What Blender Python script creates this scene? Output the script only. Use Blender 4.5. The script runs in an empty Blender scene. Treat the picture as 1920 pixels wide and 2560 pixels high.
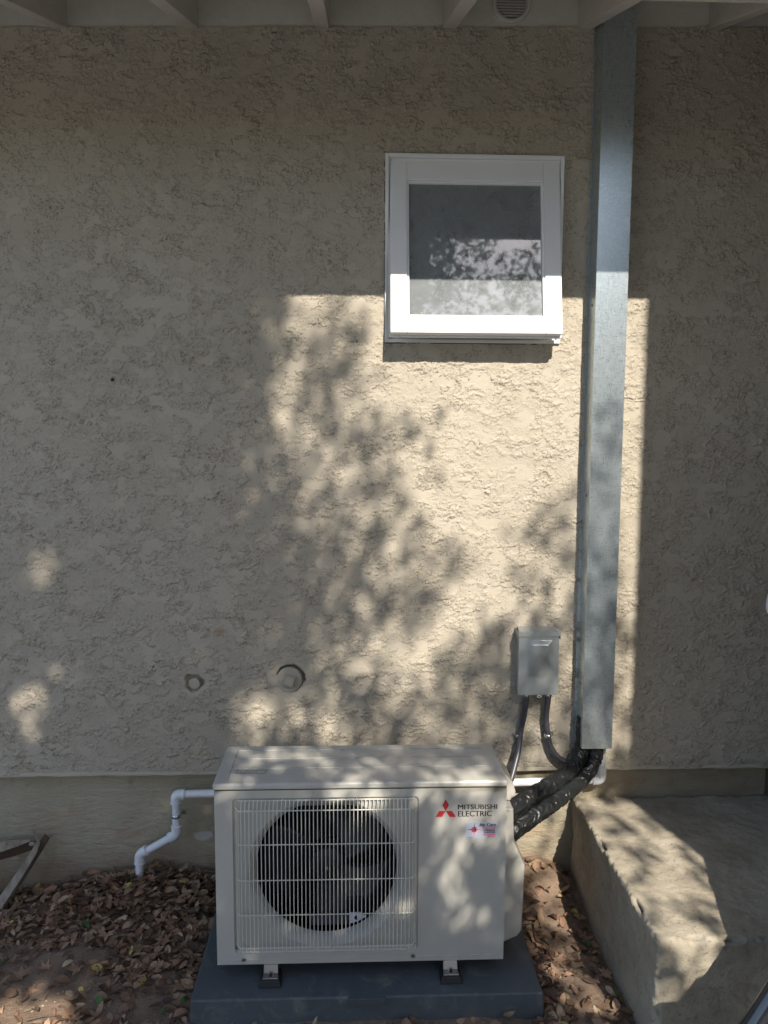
import bpy, bmesh, math, random
from math import sin, cos, pi, radians, sqrt, atan2, exp
from mathutils import Vector, Matrix, noise
import numpy as np

scene = bpy.context.scene
col = scene.collection
rnd = random.Random(7)

# ------------------------------------------------------------------ camera
CX, CZ, CD, YAW, PIT, ROLL, FPX = 0.0246, 1.457, 2.5672, 0.0371, 0.1031, 0.0039, 1949.0
fw = Vector((sin(YAW) * cos(PIT), cos(YAW) * cos(PIT), -sin(PIT)))
rt = Vector((cos(YAW), -sin(YAW), 0))
up = rt.cross(fw)
r2 = rt * cos(ROLL) + up * sin(ROLL)
u2 = up * cos(ROLL) - rt * sin(ROLL)
cam_d = bpy.data.cameras.new('camera')
cam = bpy.data.objects.new('camera', cam_d)
col.objects.link(cam)
cam.matrix_world = Matrix(((r2.x, u2.x, -fw.x, CX), (r2.y, u2.y, -fw.y, -CD), (r2.z, u2.z, -fw.z, CZ), (0, 0, 0, 1)))
cam_d.sensor_fit = 'VERTICAL'
cam_d.sensor_height = 36
cam_d.sensor_width = 27
cam_d.lens = FPX / 2560 * 36
cam_d.clip_start = 0.05
cam_d.clip_end = 500
scene.camera = cam

# ------------------------------------------------------------------ light
SX, SZ = 0.24, 0.90                      # the sun stands at (SX, -1, SZ) seen from the wall
S = Vector((SX, -1, SZ)).normalized()
sun_d = bpy.data.lights.new('sun', 'SUN')
sun_d.energy = 4.4
sun_d.angle = radians(0.53)
sun_d.color = (1.0, 0.92, 0.80)
sun = bpy.data.objects.new('sun', sun_d)
col.objects.link(sun)
sun.rotation_mode = 'QUATERNION'
sun.rotation_quaternion = S.to_track_quat('Z', 'Y')
world = bpy.data.worlds.new('World')
scene.world = world
world.use_nodes = True
wn = world.node_tree
sky = wn.nodes.new('ShaderNodeTexSky')
sky.sky_type = 'NISHITA'
sky.sun_disc = False
sky.sun_elevation = math.asin(S.z)
sky.sun_rotation = atan2(S.x, S.y)
wn.nodes['Background'].inputs['Strength'].default_value = 0.15
wn.links.new(sky.outputs[0], wn.nodes['Background'].inputs['Color'])
scene.view_settings.view_transform = 'Standard'
scene.view_settings.look = 'None'
scene.view_settings.exposure = 0.78
scene.view_settings.gamma = 1
scene.cycles.max_bounces = 8
scene.cycles.diffuse_bounces = 5
scene.cycles.transparent_max_bounces = 12

# ------------------------------------------------------------------ materials
class NT:
    def __init__(s, name):
        s.m = bpy.data.materials.new(name)
        s.m.use_nodes = True
        s.t = s.m.node_tree
        s.b = s.t.nodes['Principled BSDF']
        s.out = s.t.nodes['Material Output']
        s.geo = None
    def n(s, typ, ins=None, **kw):
        nd = s.t.nodes.new(typ)
        for k, v in kw.items():
            setattr(nd, k, v)
        for k, v in (ins or {}).items():
            s.set(nd.inputs[k], v)
        return nd
    def set(s, sock, v):
        if isinstance(v, bpy.types.NodeSocket):
            s.t.links.new(v, sock)
        else:
            sock.default_value = v
    def p(s, **kw):
        for k, v in kw.items():
            s.set(s.b.inputs[k.replace('_', ' ')], v)
    def pos(s, sx=1, sy=1, sz=1, off=(0, 0, 0)):
        if s.geo is None:
            s.geo = s.n('ShaderNodeNewGeometry').outputs['Position']
        m = s.n('ShaderNodeMapping', {0: s.geo})
        m.inputs['Scale'].default_value = (sx, sy, sz)
        m.inputs['Location'].default_value = off
        return m.outputs[0]
    def noise(s, scale, detail=3, rough=.5, dist=0, vec=None):
        return s.n('ShaderNodeTexNoise', {'Vector': vec if vec is not None else s.pos(), 'Scale': scale, 'Detail': detail, 'Roughness': rough, 'Distortion': dist}).outputs['Fac']
    def rng(s, v, a, b, c=0, d=1, smooth=False):
        return s.n('ShaderNodeMapRange', {0: v, 1: a, 2: b, 3: c, 4: d}, interpolation_type='SMOOTHSTEP' if smooth else 'LINEAR').outputs[0]
    def math(s, op, a, b=0.0, c=0.0):
        return s.n('ShaderNodeMath', {0: a, 1: b, 2: c}, operation=op).outputs[0]
    def mix(s, f, a, b, bt='MIX'):
        nd = s.n('ShaderNodeMix', data_type='RGBA', blend_type=bt)
        s.set(nd.inputs[0], f); s.set(nd.inputs[6], a); s.set(nd.inputs[7], b)
        return nd.outputs[2]
    def bump(s, h, dist=.01, st=1.0):
        nd = s.n('ShaderNodeBump', {'Height': h, 'Distance': dist, 'Strength': st})
        s.set(s.b.inputs['Normal'], nd.outputs[0])
        return nd.outputs[0]

def C4(r, g, b): return (r, g, b, 1)

def simple(name, c, rough=.5, metal=0, bumpy=None, var=.12, vs=12):
    t = NT(name)
    n = t.noise(vs, 4, .6)
    c2 = C4(*[x * (1 - var) for x in c]); c1 = C4(*[min(1, x * (1 + var)) for x in c])
    t.p(Base_Color=t.mix(n, c2, c1), Roughness=rough, Metallic=metal)
    if bumpy:
        t.bump(t.noise(bumpy[0], 3, .6), bumpy[1])
    return t.m

def make_stucco():
    t = NT('painted stucco')
    lipa = t.n('ShaderNodeAttribute', attribute_name='lip').outputs['Fac']
    rga = t.n('ShaderNodeAttribute', attribute_name='rough').outputs['Fac']
    gr = t.noise(300, 3, .7)
    gr2 = t.noise(120, 3, .6)
    k = t.math('ADD', rga, .15)
    h = t.math('MULTIPLY', t.math('MULTIPLY', gr, k), .0011)
    h = t.math('ADD', h, t.math('MULTIPLY', t.math('MULTIPLY', gr2, k), .0016))
    t.bump(h, 1.0, .9)
    blot = t.noise(1.6, 4, .6)
    c = t.mix(t.rng(blot, .3, .7), C4(.425, .382, .312), C4(.49, .441, .362))
    c = t.mix(t.rng(t.noise(5, 4, .6), .5, .75, 0, .35), c, C4(.45, .395, .315))
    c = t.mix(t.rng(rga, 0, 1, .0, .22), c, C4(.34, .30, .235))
    c = t.mix(t.math('MULTIPLY', lipa, .8), c, C4(.10, .085, .065))  # grime and crevice shade painted into the colour along the lips
    sx = t.n('ShaderNodeSeparateXYZ', {0: t.n('ShaderNodeNewGeometry').outputs['Position']})
    dx = t.math('ADD', sx.outputs[0], .4333); dz = t.math('SUBTRACT', sx.outputs[2], .790)
    d = t.math('ADD', t.math('MULTIPLY', dx, dx), t.math('MULTIPLY', t.math('MULTIPLY', dz, dz), 2.5))
    d = t.math('ADD', t.math('SQRT', d), t.math('MULTIPLY', t.noise(40, 3), .022))
    c = t.mix(t.rng(d, .018, .036, .6, 0, True), c, C4(.33, .21, .09))      # rusty stain low on the wall
    t.p(Base_Color=c, Roughness=.93)
    t.b.inputs['Specular IOR Level'].default_value = .25
    return t.m

def make_foundation():
    t = NT('painted concrete foundation')
    tr = t.noise(30, 6, .72, .3, t.pos(.6, 1, 1.9))
    gr = t.noise(190, 3, .7)
    pit = t.rng(t.noise(34, 4, .6, 0, t.pos(1, 1, 2)), .62, .66, 0, 1, True)
    h = t.math('ADD', t.math('MULTIPLY', tr, .010), t.math('MULTIPLY', gr, .0024))
    h = t.math('SUBTRACT', h, t.math('MULTIPLY', pit, .0012))
    t.bump(h, 1.0, .9)
    c = t.mix(t.rng(t.noise(3.2, 5, .65), .3, .7), C4(.345, .305, .22), C4(.43, .385, .285))
    c = t.mix(t.rng(t.noise(6, 5, .7, .4, t.pos(.6, 1, 1.4)), .52, .66, 0, .55), c, C4(.36, .24, .165))
    sx = t.n('ShaderNodeSeparateXYZ', {0: t.n('ShaderNodeNewGeometry').outputs['Position']})
    zz = t.math('ADD', sx.outputs[2], t.math('MULTIPLY', t.noise(7, 4, .6), .18))
    c = t.mix(t.rng(t.noise(17, 6, .75, .8), .56, .68, 0, .55), c, C4(.24, .19, .13))
    c = t.mix(t.rng(zz, .15, -.03, 0, .85, True), c, C4(.20, .135, .09))     # splashed soil above the ground line
    dx = t.math('ADD', sx.outputs[0], .60); dz = t.math('SUBTRACT', sx.outputs[2], .012)
    d = t.math('ADD', t.math('MULTIPLY', t.math('MULTIPLY', dx, dx), .35), t.math('MULTIPLY', dz, dz))
    d = t.math('ADD', t.math('SQRT', d), t.math('MULTIPLY', t.noise(30, 3), .03))
    c = t.mix(t.rng(d, .022, .045, .0, 0, True), c, C4(.6, .6, .58))
    dx = t.math('ADD', sx.outputs[0], .505); dz = t.math('SUBTRACT', sx.outputs[2], .062)
    d = t.math('ADD', t.math('MULTIPLY', t.math('MULTIPLY', dx, dx), .25), t.math('MULTIPLY', dz, dz))
    d = t.math('ADD', t.math('SQRT', d), t.math('MULTIPLY', t.noise(26, 3), .02))
    c = t.mix(t.rng(d, .022, .030, .75, 0, True), c, C4(.56, .56, .54))
    t.p(Base_Color=c, Roughness=.9)
    return t.m

def make_galv():
    t = NT('galvanised steel')
    f1 = t.noise(55, 4, .7, 0, t.pos(1, 1, 9))
    f2 = t.noise(55, 4, .7, 0, t.pos(9, 1, 1))
    sc = t.noise(260, 2, .5, 0, t.pos(.25, 1, 4))
    v = t.math('MULTIPLY', t.math('ADD', f1, f2), .5)
    t.p(Base_Color=t.mix(t.rng(v, .35, .65), C4(.38, .45, .49), C4(.62, .69, .73)), Metallic=.78,
        Roughness=t.rng(t.math('ADD', v, t.math('MULTIPLY', sc, .4)), .4, .95, .22, .38))
    t.bump(t.math('ADD', sc, t.math('MULTIPLY', v, .3)), .0002, .5)
    return t.m

def make_concrete():
    t = NT('worn concrete')
    c = t.mix(t.rng(t.noise(5, 5, .65), .3, .7), C4(.27, .235, .175), C4(.43, .385, .305))
    agg = t.rng(t.noise(95, 3, .6), .60, .66, 0, .7, True)
    c = t.mix(agg, c, C4(.20, .17, .14))
    c = t.mix(t.rng(t.noise(11, 4, .7, 1), .56, .66, 0, .5), c, C4(.24, .18, .13))
    t.p(Base_Color=c, Roughness=.88)
    h = t.math('ADD', t.math('MULTIPLY', t.noise(60, 5, .7), .004), t.math('MULTIPLY', t.noise(260, 2), .0014))
    t.bump(h, 1.0, .9)
    return t.m

def make_dirt():
    t = NT('dry soil')
    c = t.mix(t.rng(t.noise(4, 6, .7), .3, .7), C4(.16, .11, .075), C4(.30, .215, .155))
    c = t.mix(t.rng(t.noise(45, 5, .7), .55, .7, 0, .7), c, C4(.32, .235, .165))
    t.p(Base_Color=c, Roughness=.95)
    h = t.math('ADD', t.math('MULTIPLY', t.noise(40, 6, .75), .012), t.math('MULTIPLY', t.noise(220, 3), .002))
    t.bump(h, 1.0, .9)
    return t.m

def make_attr_leaf(name, att, rough=.7, trans=0.0):
    t = NT(name)
    a = t.n('ShaderNodeAttribute', attribute_name=att).outputs['Color']
    c = t.mix(t.rng(t.noise(120, 3, .6), .3, .7, 0, .35), a, C4(.05, .03, .02))
    t.p(Base_Color=c, Roughness=rough)
    t.b.inputs['Specular IOR Level'].default_value = .3
    if trans:
        tl = t.n('ShaderNodeBsdfTranslucent', {'Color': a})
        ms = t.n('ShaderNodeMixShader', {0: trans})
        t.t.links.new(t.b.outputs[0], ms.inputs[1]); t.t.links.new(tl.outputs[0], ms.inputs[2])
        t.t.links.new(ms.outputs[0], t.out.inputs[0])
    return t.m

def make_acpaint():
    t = NT('ivory enamel')
    c = t.mix(t.rng(t.noise(3, 4, .6), .3, .7), C4(.455, .44, .395), C4(.49, .475, .43))
    c = t.mix(t.rng(t.noise(70, 4, .7), .66, .74, 0, .25), c, C4(.33, .29, .23))
    c = t.mix(t.rng(t.noise(9, 6, .7, .6, t.pos(1.6, 1, .5)), .50, .72, 0, .22), c, C4(.34, .31, .25))
    t.p(Base_Color=c, Roughness=t.rng(t.noise(30, 3), .3, .7, .33, .45))
    t.bump(t.noise(420, 2), .0004, .35)
    return t.m

def make_tape():
    t = NT('black vinyl wrap')
    n1 = t.noise(38, 3, .5, .8)
    ridg = t.math('ABSOLUTE', t.math('SUBTRACT', n1, .5))
    h = t.math('MULTIPLY', t.rng(ridg, 0, .06, 1, 0), .0022)
    t.p(Base_Color=C4(.014, .0155, .0165), Roughness=t.rng(n1, .3, .7, .32, .46))
    return t.m

def make_pad():
    t = NT('dark grey composite')
    c = t.mix(t.rng(t.noise(5, 4, .6), .3, .7), C4(.062, .072, .080), C4(.082, .094, .104))
    c = t.mix(t.rng(t.noise(16, 6, .75, 1.5), .54, .70, 0, .45), c, C4(.19, .185, .165))
    t.p(Base_Color=c, Roughness=.62)
    t.bump(t.noise(300, 3), .0012, .6)
    return t.m

def make_glass():
    t = NT('dusty window glass')
    t.t.nodes.remove(t.b)
    tr = t.n('ShaderNodeBsdfTransparent', {'Color': C4(.72, .76, .76)})
    dust_n = t.rng(t.noise(14, 6, .75, .5), .42, .75, .36, .48)
    dust2 = t.rng(t.noise(130, 3, .6, 0, t.pos(1, 1, .5)), .70, .76, 0, .35)
    sx = t.n('ShaderNodeSeparateXYZ', {0: t.n('ShaderNodeNewGeometry').outputs['Position']})
    df = t.n('ShaderNodeBsdfDiffuse', {'Color': C4(.50, .54, .56)})
    m1 = t.n('ShaderNodeMixShader', {0: t.math('ADD', dust_n, dust2)})
    t.t.links.new(tr.outputs[0], m1.inputs[1]); t.t.links.new(df.outputs[0], m1.inputs[2])
    gl = t.n('ShaderNodeBsdfGlossy', {'Color': C4(.95, .97, 1), 'Roughness': .03})
    fr = t.n('ShaderNodeFresnel', {'IOR': 1.95})
    m2 = t.n('ShaderNodeMixShader', {0: fr.outputs[0]})
    t.t.links.new(m1.outputs[0], m2.inputs[1]); t.t.links.new(gl.outputs[0], m2.inputs[2])
    t.t.links.new(m2.outputs[0], t.out.inputs[0])
    return t.m

def make_wood():
    t = NT('weathered grey wood')
    g = t.noise(40, 5, .7, .3, t.pos(1, 1, .18))
    t.p(Base_Color=t.mix(t.rng(g, .3, .7), C4(.15, .12, .09), C4(.36, .31, .25)), Roughness=.85)
    t.bump(g, .002, .8)
    return t.m

def make_eave():
    t = NT('cream eave paint')
    g = t.noise(30, 5, .7, .3, t.pos(1, .1, 1))
    c = t.mix(t.rng(g, .3, .7), C4(.52, .495, .45), C4(.58, .555, .505))
    c = t.mix(t.rng(t.noise(18, 4, .7, 1), .62, .72, 0, .4), c, C4(.34, .29, .22))
    t.p(Base_Color=c, Roughness=.7)
    t.bump(t.math('ADD', g, t.noise(90, 3)), .0016, .7)
    return t.m

M = {
    'stucco': make_stucco(), 'found': make_foundation(), 'galv': make_galv(), 'conc': make_concrete(),
    'dirt': make_dirt(), 'ac': make_acpaint(), 'tape': make_tape(), 'pad': make_pad(), 'glass': make_glass(),
    'wood': make_wood(), 'eave': make_eave(),
    'white': simple('white vinyl', (.80, .81, .82), .38, var=.03),
    'cream': simple('cream vinyl inside', (.70, .68, .52), .45, var=.04),
    'dark': simple('dark cavity', (.006, .0065, .008), .6),
    'coil': simple('dark aluminium coil', (.010, .011, .013), .45, .3),
    'blade': simple('dark grey fan plastic', (.007, .0075, .011), .45, var=.05),
    'room': simple('dim room wall', (.17, .18, .19), .9, var=.05),
    'blind': simple('grey insect screen', (.09, .095, .10), .8, var=.05),
    'steel': simple('zinc steel', (.70, .72, .74), .24, .95, (300, .0003)),
    'screw': simple('dull screw', (.35, .33, .30), .35, .9),
    'rubber': simple('black rubber', (.012, .012, .012), .55),
    'conduit': simple('slate grey conduit jacket', (.05, .052, .062), .36, var=.08),
    'box': simple('grey painted steel', (.36, .39, .395), .27, .4, (200, .0003), var=.05, vs=4),
    'pvc': simple('white pvc', (.72, .74, .78), .28, var=.04),
    'plug': simple('painted plug', (.42, .385, .315), .7, 0, (90, .001)),
    'gap': simple('dark gap', (.03, .026, .022), .95),
    'wire': simple('coated wire', (.60, .59, .52), .32, var=.03),
    'ink': simple('black ink', (.012, .012, .014), .5, var=.02),
    'red': simple('red ink', (.48, .025, .035), .45, var=.03),
    'blue': simple('blue ink', (.06, .09, .30), .45, var=.03),
    'navy': simple('navy ink', (.03, .035, .12), .45, var=.03),
    'orange': simple('orange ink', (.75, .22, .08), .45, var=.03),
    'pink': simple('pink red ink', (.70, .12, .13), .45, var=.03),
    'sticker': simple('silver sticker', (.50, .53, .62), .35, .2, var=.05, vs=30),
    'labelgrey': simple('grey label', (.46, .45, .40), .5, var=.03),
    'bark': simple('grey bark', (.13, .10, .075), .9, 0, (30, .03), var=.4),
    'tube': simple('dark chromed tube', (.10, .105, .12), .22, .8),
    'terra': simple('terracotta', (.36, .16, .09), .8, 0, (60, .002)),
    'hedge': simple('hedge green', (.05, .09, .03), .7, 0, (9, .2), var=.6),
    'bounce_patio': simple('pale bounce concrete', (.27, .275, .27), .9, 0, (70, .002), var=.1, vs=3),
    'louvre': simple('grey vent mesh', (.22, .22, .22), .8),
    'wing': simple('dark brown shade wing', (.10, .078, .06), .8, 0, (60, .003)),  # kept dark so the added wing bounces little light
    'roof': simple('roof shingle', (.10, .085, .07), .9, 0, (60, .01)),
    'fence': simple('fence board', (.30, .22, .15), .85, 0, (30, .01), var=.25),
    'slat_shade': simple('dark slat shade', (.085, .058, .040), .9, 0, (90, .004)),
}

# ------------------------------------------------------------------ mesh helpers
class MB:
    def __init__(s): s.v = []; s.f = []
    def add(s, vs, fs):
        o = len(s.v)
        s.v += [tuple(v) for v in vs]
        s.f += [tuple(i + o for i in f) for f in fs]
        return s
    def box(s, x0, x1, y0, y1, z0, z1):
        return s.add([(x0, y0, z0), (x1, y0, z0), (x1, y1, z0), (x0, y1, z0), (x0, y0, z1), (x1, y0, z1), (x1, y1, z1), (x0, y1, z1)],
                     [(0, 3, 2, 1), (4, 5, 6, 7), (0, 1, 5, 4), (1, 2, 6, 5), (2, 3, 7, 6), (3, 0, 4, 7)])
    def hexa(s, p): return s.add(p, [(0, 3, 2, 1), (4, 5, 6, 7), (0, 1, 5, 4), (1, 2, 6, 5), (2, 3, 7, 6), (3, 0, 4, 7)])
    def prism(s, poly, y0, y1):          # poly in xz (counter-clockwise seen from -y)
        n = len(poly)
        vs = [(x, y0, z) for x, z in poly] + [(x, y1, z) for x, z in poly]
        return s.add(vs, [tuple(range(n)), tuple(range(2 * n - 1, n - 1, -1))] + [(i, i + n, (i + 1) % n + n, (i + 1) % n) for i in range(n)])
    def prismz(s, poly, z0, z1):
        n = len(poly)
        vs = [(x, y, z0) for x, y in poly] + [(x, y, z1) for x, y in poly]
        return s.add(vs, [tuple(range(n - 1, -1, -1)), tuple(range(n, 2 * n))] + [(i, (i + 1) % n, (i + 1) % n + n, i + n) for i in range(n)])
    def tube(s, path, r, seg=12, cap=True, smooth=0, rf=None):
        P = [Vector(p) for p in path]
        R = [r] * len(P) if not isinstance(r, (list, tuple)) else list(r)
        if smooth:
            Q = []; RR = []
            for i in range(len(P) - 1):
                p0 = P[max(i - 1, 0)]; p1 = P[i]; p2 = P[i + 1]; p3 = P[min(i + 2, len(P) - 1)]
                for k in range(smooth):
                    t = k / smooth
                    Q.append(.5 * ((2 * p1) + (p2 - p0) * t + (2 * p0 - 5 * p1 + 4 * p2 - p3) * t * t + (3 * p1 - p0 - 3 * p2 + p3) * t ** 3))
                    RR.append(R[i] + (R[i + 1] - R[i]) * t)
            Q.append(P[-1]); RR.append(R[-1]); P, R = Q, RR
        tg = [(P[min(i + 1, len(P) - 1)] - P[max(i - 1, 0)]).normalized() for i in range(len(P))]
        a = tg[0].orthogonal().normalized()
        vs = []
        for i, p in enumerate(P):
            a = (a - tg[i] * a.dot(tg[i])).normalized(); b = tg[i].cross(a)
            for k in range(seg):
                th = 2 * pi * k / seg
                rr = R[i] * (rf(i / max(1, len(P) - 1), th, i) if rf else 1)
                vs.append(p + (a * cos(th) + b * sin(th)) * rr)
        fs = []
        for i in range(len(P) - 1):
            for k in range(seg):
                k2 = (k + 1) % seg
                fs.append((i * seg + k, i * seg + k2, (i + 1) * seg + k2, (i + 1) * seg + k))
        if cap:
            fs.append(tuple(range(seg - 1, -1, -1))); n = (len(P) - 1) * seg
            fs.append(tuple(range(n, n + seg)))
        return s.add(vs, fs)
    def cyl(s, p0, p1, r, seg=24, r1=None):
        return s.tube([p0, p1], [r, r if r1 is None else r1], seg)
    def lathe(s, prof, cx, cz, seg=64):  # prof (radius, y) round the y axis
        vs = []; n = len(prof)
        for k in range(seg):
            th = 2 * pi * k / seg
            vs += [(cx + r * cos(th), y, cz + r * sin(th)) for r, y in prof]
        fs = []
        for k in range(seg):
            k2 = (k + 1) % seg
            for j in range(n - 1):
                fs.append((k * n + j, k2 * n + j, k2 * n + j + 1, k * n + j + 1))
        return s.add(vs, fs)
    def build(s, name, mat, parent=None, bevel=0, seg=2, smooth=False, loc=None, sharp=35):
        me = bpy.data.meshes.new(name)
        L = Vector(loc) if loc is not None else (Vector(parent['wl']) if parent else Vector((0, 0, 0)))
        me.from_pydata([(v[0] - L.x, v[1] - L.y, v[2] - L.z) for v in s.v], [], s.f)
        bm = bmesh.new(); bm.from_mesh(me); bmesh.ops.recalc_face_normals(bm, faces=bm.faces); bm.to_mesh(me); bm.free()
        me.materials.append(M[mat] if isinstance(mat, str) else mat)
        o = bpy.data.objects.new(name, me); col.objects.link(o)
        o['wl'] = list(L)
        if parent: o.parent = parent
        else: o.location = L
        if smooth or bevel:
            me.polygons.foreach_set('use_smooth', [True] * len(me.polygons))
            if not bevel: me.set_sharp_from_angle(angle=radians(sharp))
        if bevel:
            b = o.modifiers.new('bevel', 'BEVEL'); b.width = bevel; b.segments = seg
            b.limit_method = 'ANGLE'; b.angle_limit = radians(40); b.harden_normals = True
        return o

def thing(name, label, cat, loc, group=None):
    o = bpy.data.objects.new(name, None); col.objects.link(o)
    o.location = loc; o['wl'] = list(loc); o['label'] = label; o['category'] = cat
    o.empty_display_size = .1
    if group: o['group'] = group
    return o
def tag(o, label, cat, group=None):
    o['label'] = label; o['category'] = cat
    if group: o['group'] = group
    return o

def text_mesh(name, txt, mat, parent, x0, x1, z0, z1, y, bold=0.0, align_h=True, horiz=None):
    cu = bpy.data.curves.new(name, 'FONT'); cu.body = txt; cu.size = 1; cu.resolution_u = 3
    ob = bpy.data.objects.new(name, cu); col.objects.link(ob)
    dg = bpy.context.evaluated_depsgraph_get(); dg.update()
    me = bpy.data.meshes.new_from_object(ob.evaluated_get(dg))
    bpy.data.objects.remove(ob); bpy.data.curves.remove(cu)
    vs = [v.co.copy() for v in me.vertices]
    a0 = min(v.x for v in vs); a1 = max(v.x for v in vs); b0 = min(v.y for v in vs); b1 = max(v.y for v in vs)
    L = Vector(parent['wl'])
    for v, c in zip(me.vertices, vs):
        x = x0 + (c.x - a0) / (a1 - a0) * (x1 - x0); q = (c.y - b0) / (b1 - b0)
        if horiz is None: v.co = Vector((x, y, z0 + q * (z1 - z0))) - L
        else: v.co = Vector((x, z0 + q * (z1 - z0), horiz)) - L
    if bold:
        bb = bmesh.new(); bb.from_mesh(me)
        d_ = bmesh.ops.duplicate(bb, geom=bb.verts[:] + bb.edges[:] + bb.faces[:])
        for v_ in d_['geom']:
            if isinstance(v_, bmesh.types.BMVert): v_.co.x += bold * .06; v_.co.y -= .00003
        bb.to_mesh(me); bb.free()
    me.materials.clear(); me.materials.append(M[mat])
    o = bpy.data.objects.new(name, me); col.objects.link(o); o.parent = parent; o['wl'] = list(L)
    return o

# ------------------------------------------------------------------ ground
def gh(x, y):
    z = -.132
    z += .055 * exp(-((y + .02) / .13) ** 2) * exp(-((x + .60) / .26) ** 2)      # leaf drift under the drain outlet
    z += .020 * exp(-((y + .05) / .2) ** 2) * exp(-((x + .95) / .2) ** 2)
    z += .088 * exp(-((y - .02) / .14) ** 2) * exp(-((x - .62) / .22) ** 2)      # soil banked against the wall
    z += .02 * exp(-((y + .25) / .3) ** 2) * exp(-((x - .62) / .15) ** 2)
    z -= .012 * exp(-((x - .775) / .03) ** 2) * (1 if y > -.8 else 0)
    a = 1.0 if (abs(x) < 2 and y > -3) else .4
    z += a * (.012 * noise.noise((x * 5, y * 5, 0)) + .006 * noise.noise((x * 17, y * 17, 3)) + .003 * noise.noise((x * 55, y * 55, 3)))
    return z
def axis(a, b, fine0, fine1, st):
    v = [fine0]
    while v[-1] < fine1: v.append(v[-1] + st)
    s = st
    while v[-1] < b: s *= 1.35; v.append(min(b, v[-1] + s))
    s = st; w = [fine0]
    while w[-1] > a: s *= 1.35; w.append(max(a, w[-1] - s))
    return sorted(set(w + v))
gx = axis(-70, 70, -1.35, 1.1, .016); gy = axis(-90, 40, -1.4, .06, .016)
g = MB()
nx = len(gx)
g.v = [(x, y, gh(x, y)) for y in gy for x in gx]
g.f = [(j * nx + i, j * nx + i + 1, (j + 1) * nx + i + 1, (j + 1) * nx + i) for j in range(len(gy) - 1) for i in range(nx - 1)]
go = g.build('ground', 'dirt', smooth=True, sharp=180); go['kind'] = 'structure'

pt = MB(); pt.box(-7, 7, -7.8, -1.62, -.3, -.098)  # unseen slab added to bounce cooler fill light onto the shaded wall
po = pt.build('bounce_patio', 'bounce_patio', bevel=.006); po['kind'] = 'structure'

# ------------------------------------------------------------------ house
house = thing('house', 'tan stucco house wall with open eave rafters and one small window', 'house', (0, .1, -.13))
WX0, WX1, WZ0, WZ1 = .1214, .6882, 1.745, 2.3276       # rough opening
LED = .298
def seam(x): return 2.7055 + .021 * x
XL, XR = -4.5, 1.474
_rs = np.random.RandomState(5)
_perm = _rs.permutation(4096); _ga = _rs.uniform(0, 2 * pi, 4096)
def pn(x, y, sd=0):
    xi = np.floor(x).astype(np.int64); yi = np.floor(y).astype(np.int64); xf = x - xi; yf = y - yi
    u = xf * xf * xf * (xf * (xf * 6 - 15) + 10); v = yf * yf * yf * (yf * (yf * 6 - 15) + 10)
    def gd(a, b, dx, dy):
        h = _ga[_perm[(_perm[(a + sd * 131) & 4095] + b) & 4095]]
        return np.cos(h) * dx + np.sin(h) * dy
    n00 = gd(xi, yi, xf, yf); n10 = gd(xi + 1, yi, xf - 1, yf); n01 = gd(xi, yi + 1, xf, yf - 1); n11 = gd(xi + 1, yi + 1, xf - 1, yf - 1)
    return (n00 * (1 - u) + n10 * u) * (1 - v) + (n01 * (1 - u) + n11 * u) * v
def fbm(x, y, o, r, sd=0):
    a, t, n_ = 1.0, 0, 0
    for i in range(o):
        t = t + a * pn(x * 2 ** i, y * 2 ** i, sd + i * 7); n_ += a; a *= r
    return t / n_
def sst(a, b, x):
    t = np.clip((x - a) / (b - a), 0, 1); return t * t * (3 - 2 * t)
XA = -1.30; st_ = .0026
xs_w = np.arange(XA, XR + 1e-6, st_); nv = int((2.705 - LED) / st_)
Xg, Vg = np.meshgrid(xs_w, np.linspace(0, 1, nv))
Zg = LED + Vg * (2.7055 + .021 * Xg - LED)
wx = Xg + .012 * pn(Xg * 26, Zg * 26, 40); wz = Zg + .009 * pn(Xg * 26, Zg * 26, 41)
region = fbm(Xg * 2.4, Zg * 2.0, 3, .6, 3)
n1 = fbm(wx * 13, wz * 17, 6, .68, 11) + .25 * region
pa = sst(.075, .088, n1)                                  # broad troweled flats
lay = 0; lipn = 0
for k_, (fx_, fz_, amp_, thr_) in enumerate(((15, 24, .0034, .03), (21, 34, .0030, .05), (30, 50, .0026, .04), (34, 40, .0022, -.03), (48, 74, .0018, .03))):
    nk = fbm(wx * fx_ + k_ * 9.1, wz * fz_ + k_ * 3.7, 5, .66, 200 + 20 * k_)
    gate = sst(.02, .30, pn(Xg * (7 + 2 * k_), Zg * (9 + 2 * k_), 300 + k_) + .8 * pn(Xg * 19, Zg * 23, 320 + k_) + .22 * region + .05) * (1 - .85 * pa)
    lay = lay + .76 * amp_ * gate * (sst(thr_, thr_ + .007, nk) - .5 * sst(thr_ + .02, thr_ + .35, nk))
    lipn = np.maximum(lipn, gate * np.clip(1 - np.abs(nk - thr_) / .010, 0, 1))
fine = fbm(Xg * 150, Zg * 190, 3, .75, 120)
rough_ = 1 - .9 * pa
H_ = .0013 * pa + lay + .0017 * fine * rough_ + .0003 * fine + .004 * fbm(Xg * 5, Zg * 5, 2, .5, 150)
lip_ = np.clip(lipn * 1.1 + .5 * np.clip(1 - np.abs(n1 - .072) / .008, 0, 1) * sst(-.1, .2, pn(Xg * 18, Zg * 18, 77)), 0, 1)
Yg = -H_
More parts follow.
